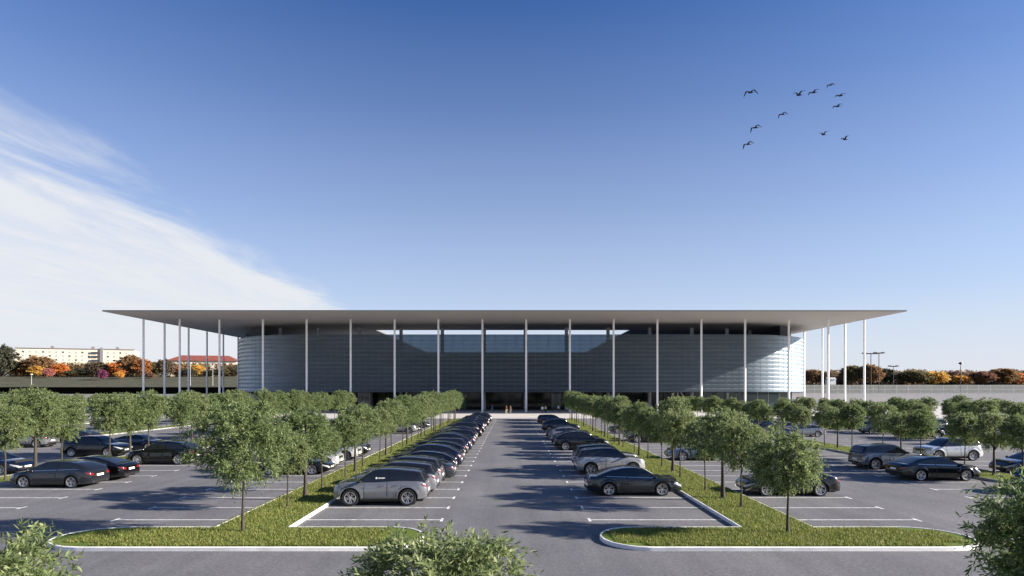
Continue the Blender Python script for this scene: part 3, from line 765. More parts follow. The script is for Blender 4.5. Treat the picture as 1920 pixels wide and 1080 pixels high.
    gr = face_panel(Lh, tf - 0.20, tf - 0.05, Wh * 0.48, 'trim_black', 0.012); gr.merge(face_panel(Lh, tf - 0.125, tf - 0.115, Wh * 0.47, 'chrome', 0.018))
    parts.append(('grille', gr, []))
    lowf = face_panel(Lh, bottom(Lh) + 0.02, bottom(Lh) + 0.13, Wh * 0.62, 'trim_black', 0.010, 0.92); parts.append(('front_intake', lowf, []))
    lowr = face_panel(-Lh, bottom(-Lh) + 0.005, bottom(-Lh) + 0.14, Wh * 0.74, 'trim_black', 0.012, 0.95)
    for s in (1, -1): lowr.tube([(-Lh + 0.02, s * Wh * 0.55, bottom(-Lh) + 0.02), (-Lh - 0.02, s * Wh * 0.55, bottom(-Lh) + 0.02)], 0.035, 'chrome', 8)
    parts.append(('rear_bumper', lowr, []))
    parts.append(('number_plate', face_panel(-Lh, 0.60, 0.71, 0.26, 'plate_white', 0.014), []))
    parts.append(('number_plate', face_panel(Lh, bottom(Lh) + 0.15, bottom(Lh) + 0.25, 0.26, 'plate_white', 0.022), []))
    return parts

CAR_CACHE = {}
def car_data(kind, decal):
    key = (kind, decal)
    if key not in CAR_CACHE:
        parts = car_parts(kind, decal)
        allmb = MB()
        def conv(ps):
            res = []
            for (nm, m, kids) in ps:
                allmb.merge(m); res.append((nm, m.mesh(nm), conv(kids)))
            return res
        tree = conv(parts)
        CAR_CACHE[key] = (tree, allmb.mesh('car'))
    return CAR_CACHE[key]
def place_car(kind, color, loc, rz, label, group, detailed=True, decal=False):
    tree, whole = car_data(kind, decal)
    if detailed:
        o = empty('parked_car', loc, rz)
        def rec(ps, par):
            for (nm, me, kids) in ps:
                c = link(nm, me, par); c.color = (*color, 1); rec(kids, c)
        rec(tree, o)
    else:
        o = link('parked_car', whole); o.location = loc; o.rotation_euler = (0, 0, rz); o.color = (*color, 1)
    tag(o, label, 'car', group); return o

PAINT = {'pale silver': (0.36, 0.36, 0.37), 'silver': (0.20, 0.205, 0.225), 'white': (0.55, 0.55, 0.55), 'black': (0.004, 0.004, 0.0045), 'charcoal': (0.018, 0.021, 0.027), 'navy': (0.006, 0.010, 0.028),
         'dark grey': (0.036, 0.042, 0.052), 'blue-grey': (0.10, 0.13, 0.20), 'dark teal': (0.02, 0.07, 0.085)}
ROWTXT = dict(R1='the row left of the central aisle', R2='the row right of the central aisle', R3='the row behind the left strip', R4='the row before the second left strip',
              R5='the row behind the second left strip', R6='the row before the third left strip', R7='the row behind the third left strip', R8='the row behind the right strip',
              R9='the row before the second right strip', R10='the row behind the second right strip', R11='the row before the third right strip', R12='the row behind the third right strip')
rc = random.Random(21)
CARS = {'R1': {1: ('suv', 'silver'), 2: ('suv', 'silver'), 3: ('suv', 'silver'), 4: ('saloon', 'dark grey')},
        'R2': {2: ('saloon', 'charcoal'), 5: ('suv', 'pale silver'), 6: ('suv', 'pale silver'), 11: ('sport_suv', 'black'), 13: ('saloon', 'navy'), 15: ('hatchback', 'silver'), 16: ('saloon', 'black'),
               20: ('sport_suv', 'charcoal'), 27: ('estate', 'black')},
        'R3': {5: ('saloon', 'black'), 6: ('suv', 'white'), 8: ('suv', 'white'), 9: ('sport_suv', 'black'), 19: ('suv', 'silver'), 20: ('saloon', 'charcoal'), 23: ('hatchback', 'charcoal')},
        'R4': {3: ('hatchback', 'charcoal'), 4: ('saloon', 'black'), 7: ('sport_suv', 'black'), 12: ('saloon', 'navy')},
        'R5': {5: ('saloon', 'navy'), 9: ('sport_suv', 'black'), 11: ('saloon', 'navy'), 28: ('sport_suv', 'black'), 29: ('hatchback', 'charcoal'), 24: ('saloon', 'black')},
        'R6': {12: ('suv', 'silver'), 14: ('saloon', 'charcoal')},
        'R7': {},
        'R8': {2: ('saloon', 'black'), 8: ('saloon', 'blue-grey'), 14: ('sport_suv', 'black'), 15: ('hatchback', 'charcoal'), 19: ('saloon', 'black')},
        'R9': {4: ('saloon', 'black'), 6: ('suv', 'silver'), 22: ('sport_suv', 'black'), 24: ('saloon', 'navy'), 25: ('suv', 'silver')},
        'R10': {5: ('saloon', 'navy'), 8: ('suv', 'white'), 17: ('hatchback', 'silver'), 19: ('saloon', 'silver'), 21: ('saloon', 'navy'), 23: ('sport_suv', 'black'), 26: ('estate', 'charcoal')},
        'R11': {19: ('suv', 'silver'), 16: ('sport_suv', 'black'), 22: ('saloon', 'charcoal'), 24: ('suv', 'white')},
        'R12': {15: ('saloon', 'silver'), 18: ('saloon', 'navy'), 20: ('suv', 'silver'), 25: ('saloon', 'white')}}
kinds = ['saloon', 'hatchback', 'saloon', 'sport_suv', 'estate']; cols = ['black', 'charcoal', 'navy', 'black', 'dark grey', 'navy']
for k in range(5, 32): CARS['R1'][k] = (rc.choice(kinds), rc.choice(cols))
CARS['R1'][17] = ('suv', 'silver'); CARS['R1'][10] = ('sport_suv', 'navy')
for row, spots in CARS.items():
    xk, xe, d = ROWS[row]; pos = 0
    for k in sorted(spots):
        kind, col = spots[k]; sp = CAR[kind]
        y = STALL0 + STALL * k + 1.25 + rc.uniform(-0.13, 0.13)
        nose = xk - (1 if xk > xe else -1) * rc.uniform(0.08, 0.3)
        x = nose - d * sp['L'] / 2
        lab = f"{col} {sp['name']}, {ORD[pos]} from near end of {ROWTXT[row]}" if pos else f"{col} {sp['name']} parked nearest in {ROWTXT[row]}"
        place_car(kind, PAINT[col], (x, y, 0.014), (0 if d > 0 else PI) + rc.uniform(-0.022, 0.022), lab, 'cars parked in ' + ROWTXT[row], detailed=(y < 56 or kind == 'suv' and y < 60), decal=(row == 'R1' and k <= 3))
        pos += 1
place_car('hatchback', PAINT['dark teal'], (29.2, 31.0, 0.014), 0.05, 'dark teal hatchback half hidden behind the bottom right leafy tree', None)

# ------------------------------------------------------------------ stadium
stad = empty('stadium', (-1.7, 138, 0)); SX, SY = -1.7, 138.0
tag(stad, 'low stadium with wide flat roof on slender white columns and curved louvred facade', 'stadium')
def spart(name, mb, sharp=35, parent=None):
    mb.v = [(p[0] - SX, p[1] - SY, p[2]) for p in mb.v]
    return mb.obj(name, parent or stad, sharp)
RX0, RX1, RY0, RY1, RZ = -86.6, 83.2, 124.0, 311.0, 21.95
OX0, OX1, OY0, OY1 = -38.7, 33.4, 166.0, 269.0
outer_l = [(RX0, RY0), (RX1, RY0), (RX1, RY1), (RX0, RY1)]
open_l = [(OX0, OY0), (OX1, OY0), (OX1, OY1), (OX0, OY1)]
rec_l = rrect(-82, 79.5, 163, 292, 22, 10)
roof_mb = fill_poly([[(RX0 + 4, RY0 + 4), (RX1 - 4, RY0 + 4), (RX1 - 4, RY1 - 4), (RX0 + 4, RY1 - 4)], open_l], RZ + 0.6, 'fascia')
roof_mb.grid([[(p[0], p[1], RZ + 0.28) for p in outer_l], [(p[0] - math.copysign(4, p[0]), p[1] + (4 if p[1] < 200 else -4), RZ + 0.6) for p in outer_l]], 'fascia', close=True)
roof_mb.grid([[(p[0], p[1], RZ + 0.32) for p in open_l], [(p[0], p[1], RZ + 0.6) for p in open_l]], 'fascia', close=True)
roof_o = spart('roof', roof_mb, 20)
f_mb = MB(); f_mb.grid([[(p[0], p[1], RZ) for p in outer_l], [(p[0], p[1], RZ + 0.28) for p in outer_l]], 'fascia', close=True); spart('fascia', f_mb, 20, roof_o)
s_mb = fill_poly([outer_l, rec_l], RZ, 'soffit'); s_mb.grid([[(p[0], p[1], RZ) for p in rec_l], [(p[0], p[1], RZ + 0.3) for p in rec_l]], 'dark_steel', close=True); spart('soffit', s_mb, 20, roof_o)
d_mb = fill_poly([rec_l, open_l], RZ + 0.3, 'inner_panel'); spart('inner_soffit', d_mb, 20, roof_o)
def column(x, y, r, z1, mat, z0=0.13, n=12):
    m = MB(); m.tube([(x, y, z0), (x, y, z1)], r, mat, n); return m
colx = [-86.3, -78.1, -68.9] + [-58.6 + 10.29 * i for i in range(13)] + [74.1, 82.9]
colx = [(px - 961) * 138 / FPX for px in (269, 337, 411.5, 493, 575, 657.5, 740, 822, 904.5, 986.5, 1068.5, 1150.5, 1232.5, 1315, 1397, 1479, 1553)] + [82.6]
for x in colx: spart('column', column(x, 138, 0.235, RZ, 'white_steel'))
for y in (145.6, 156.4, 165.8, 175.2, 184.6, 194, 203.4): spart('column', column(-86.2, y, 0.235, RZ, 'white_steel'))
for y in (146.4, 157.0, 166.8, 176.5): spart('column', column(82.8, y, 0.235, RZ, 'white_steel'))
for px in (525, 597, 674, 752, 829.5, 908, 985, 1062, 1140, 1218, 1297): spart('inner_column', column((px - 961) * 157 / FPX, 157, 0.46, RZ, 'grey_column'))
spart('inner_column', column(58.0, 159, 0.46, RZ, 'grey_column')); spart('inner_column', column(66.5, 164.5, 0.46, RZ, 'grey_column'))
# the drum: fourteen curved louvre bands on mullions
DX0, DX1, DY0, DY1, DR, DZ0, DZ1 = -76.1, 80.7, 144.0, 300.0, 25.0, 4.87, 18.98
drum = rrect(DX0, DX1, DY0, DY1, DR, 22)
def densify(lp, step):
    out = []
    for i in range(len(lp)):
        a = Vector(lp[i]); b = Vector(lp[(i + 1) % len(lp)]); n = max(1, int((b - a).length / step))
        for k in range(n): out.append(tuple(a.lerp(b, k / n)))
    return out
fac = MB(); nb = 14; bh = (DZ1 - DZ0) / nb
prof = [(0.00, 0.965), (0.05, 0.90), (0.09, 0.72), (0.112, 0.5), (0.10, 0.28), (0.055, 0.08), (0.01, 0.0)]
offs = [offset_poly(drum, -p[0]) for p in prof]
for b in range(nb):
    z = DZ0 + b * bh
    fac.grid([[(q[0], q[1], z + p[1] * bh) for q in o_] for p, o_ in zip(prof, offs)], 'facade_glass', close=True)
fac_o = spart('facade', fac, 60)
mul = MB()
dl = densify(offset_poly(drum, 0.18), 2.6)
for (x, y) in dl:
    if y < 215: mul.box(x - 0.05, x + 0.05, y - 0.05, y + 0.05, DZ0, DZ1, 'grey_column')
ri = offset_poly(drum, 0.10)
for b in range(nb + 1):
    z = DZ0 + b * bh - 0.03
    mul.grid([[(q[0], q[1], z - 0.03) for q in ri], [(q[0], q[1], z + 0.03) for q in ri]], 'dark_steel', close=True)
spart('mullion_frame', mul, 20, fac_o)
seam = MB()
for (x, y) in densify(offset_poly(drum, -0.085), 1.65):
    if y < 200: seam.box(x - 0.022, x + 0.022, y - 0.022, y + 0.022, DZ0, DZ1, 'seam_steel')
spart('seam_rails', seam, 20, fac_o)
base = fill_poly([drum, offset_poly(drum, 16)], DZ0 - 0.12, 'dark_steel'); spart('facade_underside', base, 20)
# seating bowl behind the louvres
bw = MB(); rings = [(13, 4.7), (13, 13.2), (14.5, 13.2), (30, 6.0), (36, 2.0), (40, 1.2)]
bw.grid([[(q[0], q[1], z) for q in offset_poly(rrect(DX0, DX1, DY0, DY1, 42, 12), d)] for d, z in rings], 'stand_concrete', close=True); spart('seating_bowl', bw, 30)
uw = MB(); ul = [q for q in densify(offset_poly(drum, 3.0), 5)]  # added ring wall that blocks the sky gap between drum and roof
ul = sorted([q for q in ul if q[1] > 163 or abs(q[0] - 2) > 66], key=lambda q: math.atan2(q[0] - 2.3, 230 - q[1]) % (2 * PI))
uw.grid([[(q[0], q[1], 4.0) for q in ul], [(q[0], q[1], RZ + 0.28) for q in ul]], 'stand_concrete'); spart('sky_block_wall', uw, 30)
# ground floor
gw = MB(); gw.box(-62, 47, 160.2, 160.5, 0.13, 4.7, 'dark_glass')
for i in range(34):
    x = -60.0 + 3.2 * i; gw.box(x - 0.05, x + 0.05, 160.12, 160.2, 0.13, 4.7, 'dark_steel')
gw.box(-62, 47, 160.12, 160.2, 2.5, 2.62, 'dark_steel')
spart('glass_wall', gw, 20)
dr = MB(); dr.box(-14.2, -12.6, 160.05, 160.11, 0.13, 3.4, 'green_panel'); dr.box(-14.4, -12.4, 160.03, 160.10, 3.4, 3.9, 'grey_column'); spart('entrance_door', dr, 20)
dr = MB(); dr.box(10.6, 13.2, 160.05, 160.11, 0.13, 4.2, 'teal_glass'); spart('entrance_door', dr, 20)
tg = MB(); tg.box(47.0, 78.0, 164.0, 164.4, 0.13, 4.7, 'teal_glass')
for i in range(11): tg.box(47.3 + 3 * i, 47.42 + 3 * i, 163.9, 164.0, 0.13, 4.7, 'grey_column')
spart('glass_wall', tg, 20)
sc_ = MB(); sc_.box(-40.6, -37.6, 155.4, 158.4, 0.13, 4.7, 'pale_wall')
for (a, b, c, d) in ((-40.2, -39.3, 2.6, 3.6), (-38.9, -38.0, 2.6, 3.6), (-40.2, -39.3, 0.9, 1.9)): sc_.box(a, b, 155.32, 155.42, c, d, 'window_dark')
spart('stair_core', sc_, 20)
for (x0_, x1_) in ((39.6, 42.0), (47.0, 43.8)):
    b_ = MB(); b_.tube([(x0_, 153, 0.13), (x1_, 153, 4.75)], 0.14, 'white_steel', 8); spart('brace', b_)
b_ = MB(); b_.tube([(43.0, 153, 0.13), (43.0, 153, 4.75)], 0.16, 'white_steel', 8); spart('brace', b_)

# ------------------------------------------------------------------ far setting
def world(px, py, Y): return ((px - 961) * Y / FPX, Y, H - (py - 730.6) * Y / FPX)
mb = MB(); mb.box(-430, -92, 300, 300.6, 0, 3.2, 'pale_wall'); tag(mb.obj('retaining_wall'), 'long low pale wall beyond the left car park under the black void band', 'wall')
mb = MB(); mb.box(-430, -92, 301, 301.5, 0, 6.75, 'void_black')  # black slab standing in for the empty void band, no real wall
tag(mb.obj('void_band'), 'long plain black slab standing in for the void below the autumn trees', 'wall')
mb = MB(); mb.box(90, 430, 200, 200.6, 0, 4.1, 'pale_wall'); tag(mb.obj('retaining_wall'), 'long pale wall right of the stadium carrying the white fence', 'wall')
def zL(y): return 6.2 + 8.3 * sstep((y - 302) / 105)
def zR(y): return 4.0 + 4.2 * sstep((y - 215) / 120)
def terrain(nm, x0, x1, y0, y1, zf, seed):
    rr = random.Random(seed); m = MB(); rows = []
    for j in range(41):
        y = lerp(y0, y1, (j / 40) ** 1.6)
        rows.append([(lerp(x0, x1, i / 40), y, zf(y) + (rr.uniform(-0.15, 0.15) if j > 1 else 0)) for i in range(41)])
    m.grid(rows, 'field'); structure(nm, m, 80)
terrain('hill', -430, -92, 301.5, 1200, zL, 1)
terrain('hill', 90, 520, 200.6, 1200, zR, 2)
# white mesh fence on the right
fe = empty('mesh_fence', (170, 200.3, 4.1)); tag(fe, 'white wire mesh fence with posts along the pale wall right of stadium', 'fence')
m = MB()
for i in range(1, 760): m.box(-75 + i * 0.2 - 0.018, -75 + i * 0.2 + 0.018, -0.015, 0.015, 0.05, 2.75, 'fence_steel')
for z in (0.1, 1.4, 2.75): m.box(-75, 77, -0.03, 0.03, z, z + 0.07, 'fence_steel')
m.obj('mesh_panel', fe, 0)
for i in range(39):
    m = MB(); m.box(-75 + i * 4 - 0.06, -75 + i * 4 + 0.06, 0.03, 0.15, 0, 2.9, 'fence_steel'); m.obj('post', fe, 0)
# cream apartment block
ax, ay, az = world(130, 690, 480); ab = empty('apartment_block', (ax, 488, zL(482)), 0.28); tag(ab, 'long cream apartment block behind autumn trees on the far left', 'building')
hb = 39.0 - zL(482)
m = MB(); m.box(-42.5, 42, 0, 12, 0, hb, 'cream_render'); m.obj('wall', ab, 20)
m = MB(); m.box(-43, 42.5, -0.4, 12.4, hb, hb + 0.7, 'roof_grey'); ro = m.obj('roof', ab, 20)
for x in (-20, 9, 27): 
    m = MB(); m.box(x, x + 2.5, 4, 7, hb + 0.7, hb + 2.6, 'roof_grey'); m.obj('chimney', ro, 20)
for fl in range(7):
    for i in range(17):
        if 10.5 < -38 + i * 4.6 < 20: continue
        x = -38 + i * 4.6; z = 2.0 + fl * 3.2
        if z + 1.6 > hb: continue
        m = MB(); m.box(x, x + 1.5, -0.06, -0.003, z, z + 1.4, 'pale_wall' if (i + fl) % 3 else 'window_dark'); m.obj('window', ab, 0)
m = MB(); m.box(17, 19.2, -0.9, -0.003, 1, hb + 1.6, 'roof_grey'); m.obj('stair_tower', ab, 20)
for fl in range(7):
    m = MB(); z = 2.2 + fl * 3.2; m.box(10.8, 16.5, -1.2, -0.003, z, z + 1.1, 'window_dark'); m.obj('balcony', ab, 0)
# red roofed house row
hx, hy, hz2 = world(376, 700, 470); hb2 = empty('red_roofed_house', (hx, 474, zL(470)), 0.22); tag(hb2, 'cream house with long red hipped roof behind far left trees', 'house')
m = MB(); m.box(-25, 25, 0, 12, 0, 14.3, 'cream_render'); m.obj('wall', hb2, 20)
m = MB(); m.add([(-27, -1.2, 14.2), (27, -1.2, 14.2), (27, 13.2, 14.2), (-27, 13.2, 14.2), (-18, 6, 18.8), (18, 6, 18.8)], [(0, 1, 5, 4), (1, 2, 5), (2, 3, 4, 5), (3, 0, 4), (3, 2, 1, 0)], 'roof_tile'); m.obj('roof', hb2, 10)
for i in range(10):
    m = MB(); m.box(-22 + i * 4.7, -20.6 + i * 4.7, -0.06, -0.003, 10.6, 12.6, 'window_dark'); m.obj('window', hb2, 0)
# small white house right
wx, wy, wz = world(1560, 716, 330); wh = empty('white_house', (wx, 330, zR(330))); tag(wh, 'tiny white hut before the right treeline between the stadium columns', 'hut')
m = MB(); m.box(-2.2, 2.2, 0, 3, 0, 3.0, 'white_steel'); m.obj('wall', wh, 20)
m = MB(); m.add([(-2.5, -0.3, 3.0), (2.5, -0.3, 3.0), (2.5, 3.3, 3.0), (-2.5, 3.3, 3.0), (-2.5, 1.5, 4.2), (2.5, 1.5, 4.2)], [(0, 1, 5, 4), (2, 3, 4, 5), (1, 2, 5), (3, 0, 4), (3, 2, 1, 0)], 'pale_wall'); m.obj('roof', wh, 10)

# autumn trees
AUT = [tree_meshes(101 + i, 14.0, 6.2 - 0.7 * i, 2.2, 0.28, boughs=170, twigs=5, per=14, leaf=(0.70, 0.42), twig_len=1.7, mat='leaf_autumn', lobes=9) for i in range(3)]
HUE0 = {'orange': (0.42, 0.17, 0.025), 'golden': (0.50, 0.26, 0.03), 'brown': (0.18, 0.105, 0.04), 'rusty': (0.27, 0.115, 0.03), 'olive': (0.11, 0.095, 0.035), 'dark green': (0.045, 0.05, 0.028),
       'purple': (0.16, 0.03, 0.09), 'pink': (0.34, 0.13, 0.11), 'yellow': (0.42, 0.28, 0.05), 'dark brown': (0.10, 0.075, 0.045), 'reddish': (0.18, 0.095, 0.055)}
HUE = {k: tuple(min(0.8, 1.75 * (0.9 * x + 0.1 * (sum(c) / 3)) + 0.025) for x in c) for k, c in HUE0.items()}
LT = [(6, 641, 54, 'dark green', 'tall dark green tree at the far left edge of the hill'), (30, 676, 48, 'yellow', 'yellow tree low beside the tall dark tree at far left'),
      (50, 681, 44, 'orange', 'bright orange tree at far left before the cream block'), (70, 664, 62, 'brown', 'broad brown tree before the left end of the cream block'),
      (68, 684, 32, 'yellow', 'small yellow tree in front of the broad brown tree'), (90, 690, 22, 'pink', 'small pink tree between the two orange trees at far left'),
      (112, 680, 36, 'orange', 'round orange tree before the middle of the cream block'), (133, 693, 30, 'olive', 'low olive tree under the balconies of the cream block'),
      (160, 690, 40, 'dark green', 'dark green tree left of the small purple tree'), (181, 676, 44, 'dark brown', 'dark brown tree behind the small purple tree'),
      (192, 692, 20, 'purple', 'small purple tree on the far left hill'), (217, 677, 48, 'orange', 'tall orange tree at the right end of the cream block'),
      (224, 696, 18, 'golden', 'little golden tree beneath the tall orange tree'), (244, 664, 44, 'brown', 'tall brown tree just right of the cream block'),
      (266, 670, 40, 'rusty', 'rusty tree behind the outermost left stadium column'), (288, 676, 40, 'olive', 'olive tree between the first two left stadium columns'),
      (281, 697, 18, 'reddish', 'low reddish tree right of the outermost left column'), (311, 670, 36, 'dark brown', 'dark brown tree left of the red roofed house'),
      (330, 684, 36, 'rusty', 'rusty tree before the left end of the red roof'), (352, 690, 34, 'dark green', 'dark green tree before the red roofed house'),
      (370, 682, 34, 'yellow', 'yellow-olive tree before the middle of the red roofed house'), (393, 692, 32, 'dark green', 'low dark tree right of the yellow tree before the red house'),
      (416, 690, 36, 'olive', 'olive tree before the right part of the red roof'), (440, 686, 36, 'dark brown', 'dark brown tree at the left edge of the curved facade')]
ra = random.Random(8)
def far_tree(px, pyt, wpx, hue, lab, Yb, zf, group):
    Y = Yb + ra.uniform(-12, 12); zb_ = zf(Y); zt = H - (pyt - 730.6) * Y / FPX; hgt = zt - zb_
    m = AUT[ra.randrange(3)]; base_w = {0: 6.2, 1: 5.5, 2: 4.8}[AUT.index(m)] * 2.25
    sx = wpx * Y / FPX / base_w; sz = hgt / 14.2
    make_tree('autumn_tree', m, lab, 'tree', ((px - 961) * Y / FPX, Y, zb_), group, (sx, sx, sz), ra.uniform(0, 6.28), HUE[hue])
for i, t in enumerate(LT): far_tree(*t, 400 if t[2] > 25 else 372, zL, 'autumn trees on the far left hill')
RT = [(1524, 692, 46, 'brown', 'brown tree at the right edge of the curved facade'), (1548, 697, 36, 'dark brown', 'dark brown tree behind the tiny white hut'), (1597, 682, 46, 'olive', 'tall olive tree between the two right-hand side columns'),
      (1632, 679, 44, 'brown', 'tall brown tree behind the twin black lamp posts'), (1662, 690, 40, 'dark green', 'dark green tree left of the low black lamp post'), (1712, 692, 60, 'olive', 'broad olive tree right of the low black lamp post'),
      (1748, 694, 56, 'yellow', 'yellow-olive tree midway along the right treeline'), (1804, 702, 32, 'golden', 'small golden tree behind the lone black lamp post'), (1842, 694, 50, 'reddish', 'reddish tree right of the golden tree'),
      (1880, 688, 60, 'brown', 'tall brown tree near the right edge of the treeline'), (1912, 698, 30, 'orange', 'small orange tree at the far right edge')]
for t in RT: far_tree(*t, 345, zR, 'autumn trees along the right treeline')
# the far wood behind them
rng = np.random.default_rng(9); VV = []; FF = []; off = 0
for i in range(150):
    Y = rng.uniform(385, 430); px = rng.uniform(1480, 1980); X = (px - 961) * Y / FPX; z0 = zR(Y); hh = rng.uniform(8.0, 10.4); rr_ = rng.uniform(3.5, 6)
    n = 420; d = unit(rng.normal(size=(n, 3))); P = d * (rng.uniform(0.3, 1, n) ** 0.4)[:, None] * np.array([rr_, rr_, hh * 0.55]) + np.array([X, Y, z0 + hh * 0.5])
    V_, F_ = leaf_quads(P, unit(d + rng.normal(size=(n, 3)) * 0.7), unit(rng.normal(size=(n, 3))), rng.uniform(0.8, 1.7, n), rng.uniform(0.5, 1.0, n)); VV.append(V_); FF.append(F_ + off); off += len(V_)
wd = link('woods', raw_mesh('woods', np.concatenate(VV), np.concatenate(FF), 'leaf_autumn')); wd.color = (0.21, 0.145, 0.095, 1); wd['kind'] = 'stuff'
VV = []; FF = []; off = 0
for i in range(110):
    Y = rng.uniform(425, 460); px = rng.uniform(-40, 470); X = (px - 961) * Y / FPX; z0 = zL(Y); hh = rng.uniform(8, 12); rr_ = rng.uniform(3.5, 6)
    n = 380; d = unit(rng.normal(size=(n, 3))); P = d * (rng.uniform(0.3, 1, n) ** 0.4)[:, None] * np.array([rr_, rr_, hh * 0.55]) + np.array([X, Y, z0 + hh * 0.45])
    V_, F_ = leaf_quads(P, unit(d + rng.normal(size=(n, 3)) * 0.7), unit(rng.normal(size=(n, 3))), rng.uniform(0.8, 1.7, n), rng.uniform(0.5, 1.0, n)); VV.append(V_); FF.append(F_ + off); off += len(V_)
wd = link('woods', raw_mesh('woods', np.concatenate(VV), np.concatenate(FF), 'leaf_autumn')); wd.color = (0.17, 0.12, 0.055, 1); wd['kind'] = 'stuff'

# lamp posts
def lamp(px, pyt, Y, zb_, arm, label, mat='lamp_black', r=0.17, group=None):
    x = (px - 961) * Y / FPX; zt = H - (pyt - 730.6) * Y / FPX - zb_
    o = empty('lamp_post', (x, Y, zb_)); tag(o, label, 'lamp post', group)
    m = MB(); m.tube([(0, 0, 0), (0, 0, zt * 0.5), (0, 0, zt)], [r, r * 0.85, r * 0.7], mat, 8); m.obj('pole', o)
    if arm:
        m = MB(); m.box(-arm, arm, -0.2, 0.2, zt - 0.38, zt, mat); m.obj('crossarm', o, 20)
        for s in (-1, 1):
            m = MB(); m.add([(s * arm - 0.7, -0.35, zt - 0.28), (s * arm + 0.7, -0.35, zt - 0.28), (s * arm + 0.7, 0.35, zt - 0.28), (s * arm - 0.7, 0.35, zt - 0.28), (s * arm - 0.4, -0.2, zt + 0.22), (s * arm + 0.4, -0.2, zt + 0.22), (s * arm + 0.4, 0.2, zt + 0.22), (s * arm - 0.4, 0.2, zt + 0.22)],
                             [(3, 2, 1, 0), (4, 5, 6, 7), (0, 1, 5, 4), (1, 2, 6, 5), (2, 3, 7, 6), (3, 0, 4, 7)], mat); m.obj('lamp_head', o, 20)
    else:
        m = MB(); m.tube([(0, 0, zt - 0.5), (0, 0, zt - 0.2), (0, 0, zt + 0.25), (0, 0, zt + 0.45)], [0.25, 0.75, 0.6, 0.1], mat, 10); m.obj('lamp_head', o)
lamp(1633, 662, 215, 4.2, 2.6, 'tall black lamp post, left one of the twin pair right of the roof', group='black lamp posts on the right')
lamp(1648, 661, 222, 4.2, 1.5, 'tall black lamp post, right one of the twin pair right of the roof', group='black lamp posts on the right')
lamp(1675, 686, 240, 4.4, 1.5, 'lower black lamp post with flat crossarm right of the twin pair', r=0.14, group='black lamp posts on the right')
lamp(1801, 681, 240, 4.4, 0, 'lone black lamp post with single round head at far right', r=0.15, group='black lamp posts on the right')
lamp(59, 702, 330, zL(330), 0, 'pale short lamp post on the far left hill', 'pale_wall', 0.15, 'pale lamp posts on the left hill')
lamp(357, 681, 330, zL(330), 0, 'pale tall lamp post left of the fourth left column', 'pale_wall', 0.15, 'pale lamp posts on the left hill')
lamp(399, 681, 330, zL(330), 1.2, 'pale lamp post with twin heads beside the left facade', 'pale_wall', 0.15, 'pale lamp posts on the left hill')

# ------------------------------------------------------------------ people by the entrance
def skin_mesh(name, verts, edges, radii, mats_fn, sub=1):
    me = bpy.data.meshes.new(name); me.from_pydata(verts, edges, [])
    o = bpy.data.objects.new(name, me); COL.objects.link(o)
    sk = o.modifiers.new('s', 'SKIN'); sk.use_smooth_shade = True
    for i, d in enumerate(me.skin_vertices[0].data): d.radius = radii[i] if hasattr(radii[i], '__len__') else (radii[i], radii[i]); d.use_root = (i == 0)
    if sub: ss = o.modifiers.new('d', 'SUBSURF'); ss.levels = sub; ss.render_levels = sub
    dg = bpy.context.evaluated_depsgraph_get(); ev = o.evaluated_get(dg); res = bpy.data.meshes.new_from_object(ev)
    bpy.data.objects.remove(o)
    res.materials.clear(); keys = []
    for p in res.polygons:
        k = mats_fn(p.center)
        if k not in keys: keys.append(k); res.materials.append(MATS[k])
        p.material_index = keys.index(k); p.use_smooth = True
    return res
